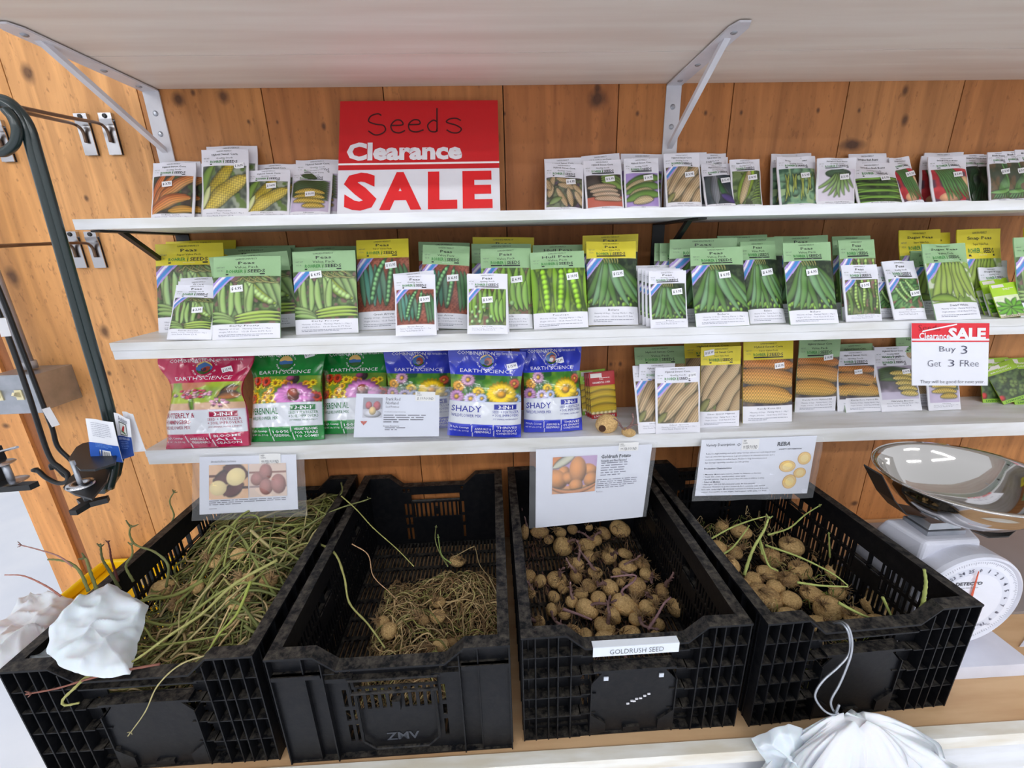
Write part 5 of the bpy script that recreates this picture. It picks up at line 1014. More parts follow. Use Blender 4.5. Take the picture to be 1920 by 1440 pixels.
def d2(mb, q): qrect(mb, q, 0, 1, 0, .52, (24, 64, 140), .0008); letters(mb, 'Audubon', .2, .85, .86, .97, lambda x, z: q(x, z, .001), (50, 60, 90), 0.); qrect(mb, q, .2, .75, .54, .84, (60, 70, 60), .0008); qrect(mb, q, .23, .72, .56, .82, (226, 230, 226), .001); mb.add(q(np.array([.35, .5, .62, .5]), np.array([.66, .62, .76, .78]), .0013), [(0, 1, 2, 3)], (186, 40, 40)); mb.add(q(np.array([.3, .65, .68, .34]), np.array([.62, .57, .6, .66]), .0012), [(0, 1, 2, 3)], (70, 110, 60)); letters(mb, 'DECK MOUNT HOOK', .08, .9, .44, .49, lambda x, z: q(x, z, .0014), (220, 226, 240), 0); lines(mb, .15, .8, .2, .4, 5, lambda x, z: q(x, z, .0014), (120, 150, 210), 4, .3)
qtag('swing_tag', [(228, 862), (252, 854), (246, 785), (210, 775)], [.78, .785, .785, .78], 'dark blue tag with red bird picture hanging from the dark pole', d2)
qtag('swing_tag', [(248, 848), (274, 846), (252, 775), (226, 773)], [.79, .80, .80, .79], 'plain white curled tag behind the bird tag on the pole', lambda mb, q: None)

# thin black hooks with sleeves, and a second clamp by the frame edge
b = MB(); b.tube(spline(pp([(-60, 440), (-10, 525), (46, 667), (87, 775), (98, 803), (108, 837), (130, 860), (140, 870)], .86)), .0042, 8); b.tube(spline(pp([(140, 870), (146, 885), (138, 897), (122, 892), (110, 880), (96, 872), (98, 880)], .86)), .0042, 8)
o = tag(b.build('plant_hook', 'black_metal', smooth=True), 'thin black rod hook wearing a white label, passing the switch box', 'hook', 'thin black rod hooks in front of the switch box')
b = MB(); b.tube(pp([(86, 765), (105, 798)], .858), .0085, 4, (232, 232, 236)); b.build('label_sleeve', 'paper', o)
b = MB(); b.tube(spline(pp([(-60, 460), (8, 612), (50, 729), (90, 850), (112, 876), (126, 888), (126, 902), (110, 906), (87, 896), (72, 883), (66, 882)], .84)), .0045, 8); b.lathe([(0, .006), (.006, .004), (.0065, 0), (0, -.006)], ony(66, 882, .84), (0, 0, 1), 12)
o = tag(b.build('plant_hook', 'black_metal', smooth=True), 'thin black rod ending in a curled hook beside the clamp', 'hook', 'thin black rod hooks in front of the switch box'); MB().tube(pp([(1, 596), (12, 630)], .838), .009, 4, (232, 232, 236)).build('label_sleeve', 'paper', o)
e_ = empty('clamp', ony(20, 890, .7), 'black and steel screw clamp jutting in beside the white floor', 'clamp')
zc = ony(20, 890, .7)[2]; c0 = onz(22, 902, zc - .008); b = MB(); b.lathe([(0, .002), (.020, .001), (.022, 0)], c0, (0, 0, 1), 24); under(b.build('washer', 'steel', smooth=True), e_)
b = MB(); b.tube([c0 + [0, 0, .034], c0], .005, 10); under(b.build('screw', 'galv', smooth=True), e_)
b = MB(); b.lathe([(0, .0015), (.018, .001), (.019, 0)], c0 + [-.006, 0, .034], (0, 0, 1), 24); under(b.build('washer', 'steel', smooth=True), e_)
b = MB(); b.prism([c0 + [-.05, -.012, -.006], c0 + [.032, -.006, -.006], c0 + [.034, .008, -.006], c0 + [-.05, .01, -.006]], (0, 0, -.010)); b.box(c0 + [-.10, -.02, -.012], c0 + [-.028, .03, .055]); under(b.build('clamp_body', 'black_metal'), e_)
b = MB(); b.tube(pp([(-40, 858), (33, 838)], .7), .0022, 8); under(b.build('jaw_edge', 'steel'), e_)

# ------------------------------------------------------------------ plastic bags, hanger wire
from mathutils import noise as MN
def ridg(p, f, o): return 1 - 2 * abs(MN.noise(Vector(p) * f + Vector((o, o * .7, -o))))
def crumple(name, outline, Ys, lift, label, seed, zmin=None, nr=30, grp='white plastic bags on and below the crates'):
    B = [ony(x, y, Y) for (x, y), Y in zip(outline, Ys)]; n0 = len(B); k = 10; P = []
    for i in range(n0):
        for t in np.linspace(0, 1, k, endpoint=False): P.append(B[i] * (1 - t) + B[(i + 1) % n0] * t)
    P = np.array(P); m = len(P); c = P.mean(0); V = []
    P = np.array([p + (p - c) * .05 * MN.noise(Vector(p) * 60 + Vector((seed, 0, 0))) for p in P])
    nrm = np.cross(B[1] - B[0], B[-1] - B[0]); nrm /= np.linalg.norm(nrm); nrm *= -np.sign(nrm @ c)
    for s in np.linspace(1, .02, nr):
        for p in P:
            q = c + (p - c) * s; w_ = q + .02 * np.array(MN.noise_vector(Vector(q) * 12))
            h = lift * (1 - s ** 3) + min(1, (1 - s) * 5 + .25) * (.016 * max(0, ridg(w_, 9, seed)) ** 3 + .010 * max(0, ridg(w_ * np.array([1, 1, .35]), 22, seed + 3)) ** 2 + .004 * MN.noise(Vector(w_) * 60))
            V.append(q + nrm * h)
    V = np.array(V); Fc = [(i * m + j, i * m + (j + 1) % m, (i + 1) * m + (j + 1) % m, (i + 1) * m + j) for i in range(nr - 1) for j in range(m)] + [tuple((nr - 1) * m + j for j in range(m))]
    b = MB(); b.add(V, Fc); b.add(V - nrm * .0012, [f[::-1] for f in Fc]); o = b.build(name, 'plastic_bag', smooth=True); return tag(o, label, 'plastic bag', grp)
crumple('plastic_bag', [(205, 1094), (278, 1138), (262, 1200), (242, 1263), (195, 1272), (141, 1265), (112, 1250), (89, 1227), (93, 1178), (137, 1134), (170, 1112)], [.685, .655, .60, .53, .52, .52, .53, .55, .58, .63, .66], .012, 'crumpled white plastic bag lying over stems at the crate front', 3)
crumple('plastic_bag', [(60, 1118), (137, 1126), (150, 1160), (110, 1200), (105, 1240), (60, 1252), (0, 1256), (-40, 1230), (-20, 1185), (0, 1170)], [.74, .72, .69, .64, .57, .55, .54, .55, .62, .66], .014, 'crumpled white plastic bag behind the other at the crate corner', 8)
# bundle of bags hanging from a wire
nk = ony(1603, 1345, .485); r_ = np.random.RandomState(2); b = MB(); na, ns = 140, 30; V = []
L0, L1 = ony(1425, 1500, .47), ony(1745, 1500, .47)
for s in np.linspace(0, 1, ns):
    for j in range(na):
        a = j / na * 2 * math.pi; x = math.cos(a); y = math.sin(a); g = s ** .6
        hx = .018 + (.165 if x > 0 else .15) * g; hy = .012 + .030 * g
        nn = MN.noise(Vector((x * 2.2, y * 2.2 + s * .6, 3.))); pl = 1 + .42 * nn * min(1, s * 4) + .30 * (1 - abs(2.6 * MN.noise(Vector((x * 9, y * 9, s * 1.5))))) * min(1, s * 3)
        drop = -.27 * s ** 1.15 + .030 * abs(x) * (s * (1 - s)) * 3
        V.append((nk[0] + .012 * s + x * hx * pl, max(-9, nk[1] - .025 * g + y * hy * pl), nk[2] + drop + .006 * math.sin(a * 5 + s * 9)))
V = np.array(V); V[:, 1] = np.minimum(V[:, 1], .494)
Fc = [(i * na + j, i * na + (j + 1) % na, (i + 1) * na + (j + 1) % na, (i + 1) * na + j) for i in range(ns - 1) for j in range(na)] + [tuple(range(na))[::-1]]
b.add(V, Fc); tag(b.build('plastic_bag', 'plastic_bag', smooth=True), 'gathered white plastic bags hanging from the wire below the crate', 'plastic bag', 'white plastic bags on and below the crates')
crumple('plastic_bag', [(1408, 1384), (1440, 1366), (1478, 1357), (1520, 1372), (1560, 1376), (1560, 1420), (1500, 1430), (1440, 1440), (1425, 1410)], [.50, .497, .495, .492, .49, .485, .485, .485, .49], .010, 'loose clear flap of plastic bag resting on the counter edge', 12)
wp = [(1552, 1176, .575), (1566, 1168, .555), (1582, 1172, .538), (1592, 1192, .528), (1592, 1225, .522), (1572, 1250, .515), (1545, 1274, .508), (1530, 1296, .503), (1530, 1312, .499), (1545, 1332, .493), (1562, 1340, .488), (1572, 1336, .486)]
w2 = [(1556, 1174, .575), (1572, 1166, .553), (1588, 1172, .536), (1597, 1196, .526), (1596, 1225, .519), (1586, 1255, .512), (1573, 1285, .505), (1560, 1308, .500), (1558, 1322, .496), (1566, 1336, .489), (1573, 1322, .480)]
b = MB()
for W_ in (wp, w2): b.tube(spline([ony(*p) for p in W_], 6), .0019, 8)
tag(b.build('wire_hanger', 'galv', smooth=True), 'bent grey wire hooked over the crate rim holding the bags', 'wire')

# ------------------------------------------------------------------ potatoes
import bmesh
PM = []
def potato_mesh(i, m='potato'):
    r = random.Random(i * 7 + 3); bm = bmesh.new(); bmesh.ops.create_icosphere(bm, subdivisions=4, radius=1.); a = [r.uniform(0, 6) for _ in range(9)]
    for v in bm.verts:
        x, y, z = v.co; n = 1 + .07 * math.sin(2.1 * x + a[0]) * math.cos(1.7 * y + a[1]) + .05 * math.sin(3.3 * z + a[2] + x) + .02 * abs(math.sin(7 * x + 5 * y + a[3])) + .016 * abs(math.sin(9 * z - 6 * x + a[4])) - .06 * math.exp(-((x - .5) ** 2 + (z - .6) ** 2) * 16)
        v.co = v.co * n
    me = bpy.data.meshes.new('potato'); bm.to_mesh(me); bm.free(); me.polygons.foreach_set('use_smooth', [True] * len(me.polygons)); me.materials.append(MATS[m]); return me
for i in range(8): PM.append(potato_mesh(i, 'potato' if i % 4 else 'potato_old'))
def sprout_mesh(kind, seed):
    r = random.Random(seed); b = MB()
    if kind == 'root':
        for k in range(26):
            a = r.uniform(0, 6.28); t = r.uniform(.1, 1.3); d = np.array([math.cos(a) * math.sin(t), math.sin(a) * math.sin(t), math.cos(t)]); L_ = r.uniform(.010, .026); p = [d * 0, d * L_ * .5 + [r.uniform(-.003, .003), r.uniform(-.003, .003), 0], d * L_ + [r.uniform(-.006, .006), r.uniform(-.006, .006), r.uniform(-.003, .003)]]; b.tube(p, (.0011, .0008, .0004), 4)
    else:
        L_ = r.uniform(.03, .055); P = [np.zeros(3)]; d = np.array([r.uniform(-.4, .4), r.uniform(-.4, .4), 1.])
        for k in range(5): P.append(P[-1] + d / np.linalg.norm(d) * L_ / 5); d += [r.uniform(-.5, .5), r.uniform(-.5, .5), r.uniform(-.3, .2)]
        P = spline(P, 4); b.tube(P, np.linspace(.0042, .0022, len(P)), 7); b.lathe([(.0022, 0), (.0036, .003), (.002, .007), (0, .009)], P[-1], P[-1] - P[-2], 7)
        for k in range(4): q = P[int(len(P) * (.2 + .2 * k)) % len(P)]; a = r.uniform(0, 6.28); b.tube([q, q + np.array([math.cos(a), math.sin(a), .6]) * r.uniform(.006, .012)], (.0022, .0006), 5)
    return b.mesh('sprout', {'root': 'root_tan', 'purple': 'sprout_purple', 'green': 'stem_print'}[kind], True) if kind != 'green' else None
RT = [sprout_mesh('root', i) for i in range(4)]; SPP = [sprout_mesh('purple', i + 20) for i in range(5)]
POT = []
def potato(ci, x, y, wpx, hpx, ang, z, extra='root', lo=None):
    p = onz(x, y, z); dist = (M.T @ p)[2]; a_, b_ = wpx / F * dist / 2, hpx / F * dist / 2; r = random.Random(int(x * 7 + y)); o = link('potato', PM[r.randrange(8)]); o.location = p; o.scale = (a_, (a_ + b_) * .5 * .95, b_ * .92); o.rotation_mode = 'XYZ'; o.rotation_euler = (.25 + r.uniform(-.15, .15), math.radians(ang), r.uniform(-.3, .3)); POT.append((ci, p[0], p[1], o))
    def att(me, nm, ax, sc=1.):
        c = link(nm, me, o); c.location = Vector((ax[0], ax[1], ax[2])); c.scale = [sc / s for s in o.scale]; c.rotation_euler = (r.uniform(-.8, .8) - (0.5 if ax[1] < 0 else 0), r.uniform(-.9, .9), r.uniform(0, 6))
    if 'root' in extra and r.random() < .75: att(RT[r.randrange(4)], 'root_tuft', (r.choice((-.6, .6)), -.1, .7), 1.)
    if 'purple' in extra and r.random() < .6: att(SPP[r.randrange(5)], 'sprout', (r.uniform(-.5, .5), -.1, .82))
    return o
Zf = lambda zx, zy: (960 + zx / 5.647, 960 + zy / 5.647)
C3 = [(130, 200, 90, 220, 5), (290, 205, 190, 130, 0), (510, 215, 125, 110, 0), (640, 180, 110, 120, 20), (810, 160, 90, 90, 0), (970, 220, 110, 190, -35), (1140, 180, 215, 170, 10), (535, 365, 195, 205, 20), (390, 290, 110, 90, 0), (780, 350, 190, 120, 10), (890, 300, 120, 140, -30),
      (820, 465, 130, 130, 0), (1025, 465, 150, 205, 20), (1195, 440, 170, 90, 20), (1230, 570, 190, 120, -10), (1390, 555, 150, 130, 30), (680, 560, 160, 160, 10), (675, 670, 120, 200, -15), (185, 680, 130, 170, -30), (295, 730, 120, 150, 30), (470, 720, 200, 180, 0), (540, 810, 120, 110, 10), (820, 780, 160, 130, 20), (880, 640, 150, 110, 0),
      (1120, 640, 120, 90, 20), (1040, 810, 170, 200, -15), (1330, 800, 190, 240, 30), (1420, 660, 150, 140, 30), (1150, 740, 100, 80, 0), (190, 860, 110, 110, 0), (440, 900, 130, 120, 0), (730, 860, 150, 110, 0), (915, 920, 155, 170, -20), (1190, 985, 300, 190, 18), (1430, 1020, 180, 160, 20), (1590, 850, 130, 230, 0), (1500, 930, 130, 110, 0), (1745, 1020, 185, 210, -20),
      (790, 1030, 240, 190, 18), (1070, 1090, 130, 240, -25), (630, 950, 130, 130, 0), (420, 1040, 130, 150, 10), (285, 1170, 130, 150, -20), (550, 1080, 130, 120, 0), (980, 1210, 215, 180, 5), (1310, 1135, 150, 130, 0), (1540, 1190, 140, 150, 0), (640, 1275, 170, 150, 0), (780, 1290, 120, 120, 0), (430, 1270, 150, 80, 0), (1250, 1290, 210, 150, -20), (1520, 1300, 110, 90, 0), (980, 1330, 210, 100, 0), (300, 1290, 90, 80, 0)]
for i, (zx, zy, w_, h_, a) in enumerate(C3):
    x, y = Zf(zx, zy); potato(2, x, y, w_ / 5.647, h_ / 5.647, a, -.806 + (.014 if 500 < zy < 1150 and 600 < zx < 1500 else 0), 'root purple')
Z4 = lambda zx, zy: (1220 + zx / 2.483, 860 + zy / 2.483)
for zx, zy, w_, h_, a in [(330, 315, 60, 50, 0), (420, 340, 90, 60, 0), (318, 410, 70, 60, 10), (395, 435, 65, 70, 20), (368, 492, 90, 85, 20), (655, 405, 105, 90, 0), (560, 460, 90, 90, 0), (810, 460, 100, 60, 0), (545, 530, 95, 60, 0), (695, 515, 100, 80, 0), (860, 530, 90, 75, 0), (430, 590, 80, 60, 0), (535, 640, 150, 95, 15), (640, 560, 90, 70, 0), (755, 635, 110, 80, 10), (870, 625, 75, 65, 0),
                           (825, 700, 125, 115, 0), (1060, 680, 135, 140, 20), (1180, 728, 130, 65, 12), (650, 660, 90, 80, 0), (950, 735, 110, 70, 0), (640, 730, 100, 50, 0), (770, 768, 110, 50, 0), (1060, 760, 110, 40, 0), (480, 560, 80, 60, 0), (1040, 620, 70, 60, 0), (580, 600, 80, 70, 0)]:
    x, y = Z4(zx, zy); potato(3, x, y, w_ / 2.483, h_ / 2.483, a, -.775, 'root')
top1 = lambda x, y: .160 + .080 * math.exp(-((x - .26) / .16) ** 2 - ((y - .36) / .20) ** 2) + .02 * math.sin(x * 20 + y * 13)
top2 = lambda x, y: .030 + .065 * max(0, 1 - ((x - .24) / .20) ** 2) * max(0, 1 - max(0, (y - .30) / .12)) + .012 * math.sin(x * 26 + y * 19)
def topz(x, y, ci):
    z = -.7
    for _ in range(6):
        p = onz(x, y, z); lx, ly = p[0] - CR[ci][0], p[1] - CR[ci][1]; z = CZ + (top1(lx, ly) if ci == 0 else max(.04, top2(lx, ly))) * .93
    return z
Z2 = lambda zx, zy: (480 + zx / 2.482, 860 + zy / 2.482)
for zx, zy, w_, h_, a in [(935, 478, 72, 46, 5), (845, 733, 75, 52, -10), (620, 800, 70, 80, -20), (590, 762, 60, 55, 20), (850, 670, 60, 50, 0), (855, 870, 85, 45, 0), (780, 750, 50, 45, 0), (910, 855, 50, 30, 0), (700, 1000, 75, 24, 0)]:
    x, y = Z2(zx, zy); potato(1, x, y, w_ / 2.482, h_ / 2.482, a, topz(x, y, 1) + .010, 'root')
Z1 = lambda zx, zy: (200 + zx / 3.79, 900 + zy / 3.79)
for zx, zy, w_, h_, a in [(775, 580, 110, 90, 0), (935, 525, 110, 70, 0), (1150, 720, 110, 110, 0), (930, 860, 150, 90, 10), (500, 880, 110, 110, 0), (400, 770, 190, 90, 10), (290, 715, 90, 60, 0), (1000, 700, 90, 70, 0), (640, 760, 110, 80, 0)]:
    x, y = Z1(zx, zy); potato(0, x, y, w_ / 3.79, h_ / 3.79, a, topz(x, y, 0), 'root')
for zx, zy, w_, h_, a in [(258, 810, 190, 165, -10), (450, 850, 120, 80, 10)]:
    x, y = 1080 + zx / 4.571, 620 + zy / 4.571; o = potato(9, x, y, w_ / 4.571, h_ / 4.571, a, -.417, ''); o.location = o.location + Vector((0, 0, 0)); o.location[2] = zs(3, o.location[0]) + o.scale[2] * .93
    tag(o, 'tan potato with a dark hollow on the shelf by the small packets' if zx < 300 else 'small shrivelled potato with purple sprouts on the lowest shelf edge', 'potato')
    if zx > 300:
        for k in range(3): c = link('sprout', SPP[k], o); c.location = (-.7 + .3 * k, 0, .7); c.scale = [.7 / s for s in o.scale]; c.rotation_euler = (.2, -.9 + .7 * k, k)
    else:
        b = MB(); b.lathe([(0, .0), (.007, .0003), (.0085, .001)], (0, 0, 0), (0, -1, .4), 14); mat('hollow_brown', (70, 44, 28), rough=.9); c = link('hollow', b.mesh('hollow', 'hollow_brown'), o); c.location = (-.35, -.93, .2); c.scale = [1 / s for s in o.scale]
CN = ['the crate with white bags', 'the crate of thin roots', 'the GOLDRUSH SEED crate', 'the crate beside the scale']
for ci in range(4):
    L_ = sorted([p for p in POT if p[0] == ci], key=lambda p: p[2]); rows = max(1, round(len(L_) / 7)); k = 0; n = len(L_)
    for rr in range(rows):
        row = sorted(L_[k:(rr + 1) * n // rows], key=lambda p: p[1]); k = (rr + 1) * n // rows
        for j, p in enumerate(row):
            rn = '' if rows == 1 else ', row %s from front' % ['one', 'two', 'three', 'four', 'five', 'six', 'seven', 'eight'][rr]
            tag(p[3], 'tan potato in %s%s, %s' % (CN[ci], rn, 'leftmost' if j == 0 else 'rightmost' if j == len(row) - 1 else ORD[j] + ' from left'), 'potato', 'sprouting seed potatoes in ' + CN[ci])

# ------------------------------------------------------------------ stems and roots
GR = [(120, 124, 62), (142, 140, 76), (104, 108, 58), (160, 152, 92), (96, 98, 62)]; TN = [(172, 144, 98), (190, 160, 112), (150, 118, 78), (128, 98, 66), (176, 166, 104)]
def tangle(name, ci, n, box, top, pal, rad, ln, label, seed, flow=.6, dirb=(0, 0), curl=.5):
    r = np.random.RandomState(seed); b = MB(); x0, y0, x1, y1 = box
    for i in range(n):
        u, v = r.rand(), r.rand(); x = x0 + (x1 - x0) * u; y = y0 + (y1 - y0) * v; a = r.rand() * 6.28 if r.rand() > flow else math.atan2(dirb[1], dirb[0]) + r.randn() * .5
        L_ = ln * (.4 + r.rand()); m = 9; dz = r.rand() ** 1.6; P = []; cu = r.randn() * curl * 2
        for k in range(m):
            h = top(x, y) * (1 - .34 * dz) + .012 * math.sin(k * .9 + i) * (1 - dz * .5) + .004 * r.randn() if k else top(x, y) * (1 - .34 * dz)
            P.append((x, y, max(.02, h))); a += cu / m + r.randn() * curl * .35; x += math.cos(a) * L_ / m; y += math.sin(a) * L_ / m
            if x < x0 - .004 or x > x1 + .004 or y < y0 or y > y1: a += math.pi * .7; x = min(max(x, x0), x1); y = min(max(y, y0), y1)
        P = [incrate(ci, p) for p in spline(P, 3)]; rr = rad * (.5 + r.rand() * .8); c = np.array(pal[r.randint(len(pal))]) * (.8 + .3 * r.rand()); b.add(*_tv(P, rr), tuple(np.clip(c, 0, 255)))
    return tag(b.build(name, 'stem_print', smooth=True), label, 'roots' if 'root' in name else 'stems', None, 'stuff')
def _tv(P, r):
    t = MB(); n = len(P); t.tube(P, np.linspace(r, r * .6, n), 5, cap=False); return t.v[0], t.f
TN = [(198, 170, 120), (212, 184, 134), (176, 144, 100), (150, 116, 78), (196, 184, 120)]
tangle('potato_stem_tangle', 0, 420, (.022, .03, .362, .54), lambda x, y: top1(x, y) * .93, GR + TN[:2] + GR[:2], .0023, .28, 'tangle of long green and tan stems filling the crate under the cut-potato card', 4, .35, (.6, .8), .6)
tangle('potato_stem_tangle', 0, 70, (.03, .04, .355, .53), lambda x, y: top1(x, y) * 1.04, [(150, 156, 84), (128, 136, 72), (172, 160, 110)], .0029, .42, 'thick olive stems arching over the tangle under the cut-potato card', 44, .5, (.7, .7), .5)
tangle('root_mat', 0, 420, (.022, .03, .362, .54), lambda x, y: top1(x, y) * .86, TN, .0011, .14, 'mat of fine brown roots among the stems under the cut-potato card', 6, .2, (1, 0), 1.)
tangle('root_tangle', 1, 420, (.10, .03, .362, .36), top2, TN + [GR[1]], .0016, .15, 'tangle of thin tan roots and stems in the crate marked by the cut handle', 9, .2, (1, 0), 1.1)
tangle('root_tangle', 1, 380, (.09, .03, .362, .37), lambda x, y: top2(x, y) * .9, TN[:4], .0008, .09, 'mat of hair-thin brown roots under the tan stems', 19, .1, (1, 0), 1.3)
tangle('root_litter', 2, 260, (.03, .03, .34, .5), lambda x, y: .040 + .014 * math.sin(x * 30 + y * 21), [(120, 84, 74), (150, 116, 84), (96, 66, 60)], .0009, .05, 'dry broken roots scattered between potatoes in the GOLDRUSH SEED crate', 11, .1, (1, 0), 1.4)
tangle('root_litter', 3, 300, (.03, .03, .35, .52), lambda x, y: .066 + .018 * math.sin(x * 30 + y * 21), TN + [GR[1], (132, 150, 66)], .0010, .07, 'fine roots among the potatoes in the crate beside the scale', 13, .1, (1, 0), 1.2)
# single stems one can follow
SG = 'long stems rising out of the crates'
def stem(pts, r, col, label, fork=0.):
    P = [ony(x, y, Y) for x, y, Y in pts]; S_ = spline(P, 6); b = MB(); r *= .72; rr = np.linspace(r, r * .55, len(S_)); k = max(1, len(S_) // 8); rr[::k] *= 1.25; b.tube(S_, rr, 7, col)
    d = S_[-1] - S_[-3]; d /= np.linalg.norm(d) + 1e-9; sd = np.cross(d, (0, 1, 0)); 
    if fork: 
        for s in (-1, 1): b.tube([S_[-2], S_[-2] + d * fork * .5 + sd * s * fork * .6, S_[-2] + d * fork + sd * s * fork], (r * .8, r * .6, r * .35), 6, tuple(np.array(col) * .8))
    return tag(b.build('potato_shoot', 'stem_print', smooth=True), label, 'stem', SG)
g1, g2, g3 = (116, 120, 70), (158, 156, 92), (142, 112, 84)
ST = [([(330, 1020, .92), (322, 985, .93), (326, 965, .93), (318, 940, .93), (328, 920, .93)], .003, g1, 'upright green stem against the wall beside the cut-potato card', .006), ([(312, 1100, .75), (315, 1060, .75), (290, 1035, .76), (255, 1022, .77), (243, 1002, .77), (246, 985, .77)], .0034, g1, 'curved stem with forked tip leaning over the crate wall, left of centre', .012), ([(250, 1090, .72), (236, 1062, .72), (248, 1040, .72), (246, 1018, .72)], .003, g1, 'short stem crossing the forked stem near the yellow bin', .006),
      ([(225, 1105, .70), (205, 1070, .70), (192, 1048, .70), (188, 1020, .70)], .0034, (88, 92, 52), 'dark stem hooked at its tip above the white bag', .006), ([(222, 1090, .72), (209, 1050, .72), (206, 1030, .72), (202, 1014, .72)], .0026, (96, 48, 44), 'dark red bare stem above the white bag', .004), ([(185, 1115, .67), (170, 1075, .67), (162, 1050, .67), (158, 1046, .67)], .0036, g1, 'stout stem ending in pale buds above the white bag', .008),
      ([(166, 1108, .66), (150, 1072, .66), (130, 1055, .66), (108, 1050, .66), (90, 1049, .66)], .0034, g1, 'arching green stem leaning out towards the white floor', .0), ([(136, 1062, .65), (110, 1043, .65), (70, 1030, .65), (34, 1021, .65)], .0018, (160, 116, 108), 'thin reddish stem reaching out highest over the white floor', .006), ([(115, 1118, .64), (85, 1098, .64), (45, 1080, .64), (9, 1078, .64)], .0020, (170, 110, 96), 'thin pink stem reaching out lowest over the white floor', .0),
      ([(520, 1050, .70), (440, 1095, .66), (380, 1150, .62), (320, 1190, .585), (262, 1232, .555), (212, 1262, .545)], .0040, g2, 'long pale green stem running forward across the whole crate', .0), ([(470, 1090, .66), (445, 1150, .62), (410, 1190, .59), (388, 1228, .57)], .0034, (148, 160, 70), 'bright green stem slanting to the crate front', .0), ([(300, 1245, .545), (240, 1256, .535), (170, 1272, .52), (110, 1290, .51), (48, 1302, .503)], .0026, (130, 80, 66), 'reddish stem hanging over the crate front beside the bags', .006),
      ([(200, 1262, .54), (165, 1268, .525), (140, 1290, .51), (118, 1312, .505), (122, 1322, .505), (148, 1318, .505)], .0034, g2, 'thick pale stem looping down over the crate front', .0), ([(400, 1225, .55), (340, 1245, .535), (296, 1285, .515), (272, 1335, .508), (240, 1380, .505)], .0018, (170, 160, 110), 'thin straw stem drooping down the crate front', .004),
      ([(520, 1040, .80), (580, 1018, .84), (625, 1035, .78), (645, 1080, .72), (655, 1130, .68), (690, 1170, .64), (722, 1215, .60)], .0036, g2, 'long pale stem spilling over into the crate of thin roots', .0), ([(470, 1060, .80), (540, 1010, .86), (620, 960, .92), (685, 938, .96), (692, 934, .96)], .0034, g1, 'long stem pointing up between the first two crates', .006),
      ([(640, 930, .95), (668, 955, .92), (700, 990, .86), (745, 1030, .80), (776, 1062, .76)], .0020, (160, 160, 90), 'thin stem bridging down into the crate of thin roots', .0), ([(640, 905, 1.04), (640, 925, 1.0), (612, 960, .95), (600, 1000, .9), (560, 1030, .84)], .0028, g1, 'stem climbing to the crate back corner behind the card', .008), ([(660, 1020, .8), (690, 1040, .78), (700, 1080, .74), (730, 1110, .72), (745, 1125, .7)], .0016, (176, 140, 104), 'tan rootlet hanging into the crate of thin roots', .0),
      ([(840, 1062, .84), (824, 1035, .88), (816, 1010, .9), (818, 985, .9)], .0022, g1, 'upright green sprout behind the lone potato', .003), ([(846, 1056, .84), (828, 1040, .86), (821, 1002, .86)], .0022, (130, 150, 80), 'shorter green sprout behind the lone potato', .003), ([(850, 1045, .84), (885, 1026, .84), (892, 1030, .84), (900, 1060, .80), (925, 1090, .76)], .0016, (150, 130, 90), 'thin stem arching over the lone potato', .0)]
for a in ST: stem(*a[:4], fork=a[4])
SG = 'bright green sprouts in the crate beside the scale'; yg = (152, 162, 88)
for pts, r, lab, fk in [([(1395, 1078, .68), (1412, 1030, .70), (1432, 995, .72), (1442, 968, .73)], .0040, 'thick bright green sprout standing tallest in its cluster', .008), ([(1430, 1040, .70), (1424, 1010, .72), (1440, 1058, .66), (1458, 1070, .66)], .0034, 'bent bright green sprout curving down over potatoes', 0.), ([(1345, 1045, .72), (1372, 1028, .74), (1395, 1000, .76), (1405, 985, .76)], .0026, 'green sprout slanting from the round potatoes on the crate left', 0.), ([(1325, 1015, .78), (1370, 990, .80), (1410, 975, .80), (1436, 968, .80)], .0026, 'long green sprout lying across the crate back', 0.),
                        ([(1440, 1003, .78), (1480, 990, .80), (1510, 965, .82), (1540, 946, .83)], .0026, 'long green sprout leaning on the crate wall by the card', .004), ([(1435, 1022, .72), (1500, 1045, .68), (1560, 1075, .64), (1590, 1098, .62)], .0028, 'long green stem lying diagonally over the potatoes', 0.), ([(1495, 1092, .63), (1540, 1098, .62), (1590, 1100, .61)], .0026, 'short level green stem near the crate middle', 0.), ([(1572, 1130, .60), (1610, 1150, .585), (1640, 1162, .575)], .0034, 'brownish green stem near the crate front', 0.),
                        ([(1714, 1163, .575), (1728, 1140, .575), (1734, 1110, .575), (1736, 1090, .575), (1733, 1068, .575)], .0050, 'fat light green sprout standing at the crate front corner', 0.), ([(1556, 1045, .80), (1555, 1020, .80), (1554, 998, .80)], .0026, 'short upright green sprout against the crate side wall', .003), ([(1655, 1120, .60), (1668, 1148, .595), (1674, 1160, .59)], .0030, 'small green sprout lying on the big front potato', 0.)]: stem(pts, r, yg, lab, fk)
SG = 'purple sprouts in the GOLDRUSH SEED crate'
for pts, r, lab in [([(1168, 1115, .70), (1166, 1108, .70), (1174, 1100, .70), (1188, 1090, .70), (1192, 1080, .70), (1180, 1078, .70), (1145, 1082, .70)], .0036, 'thick purple sprout bending sharply above the largest potatoes'), ([(1215, 1180, .64), (1232, 1155, .65), (1245, 1132, .66), (1258, 1120, .67)], .0040, 'purple sprout reaching to the lone potato by the crate wall'), ([(1055, 1142, .67), (1085, 1152, .66), (1110, 1162, .65)], .0036, 'pinkish sprout lying across the front potatoes')]: stem(pts, r, (126, 94, 96), lab)
# ------------------------------------------------------------------ seed packets, shelf by shelf
P_ = packet
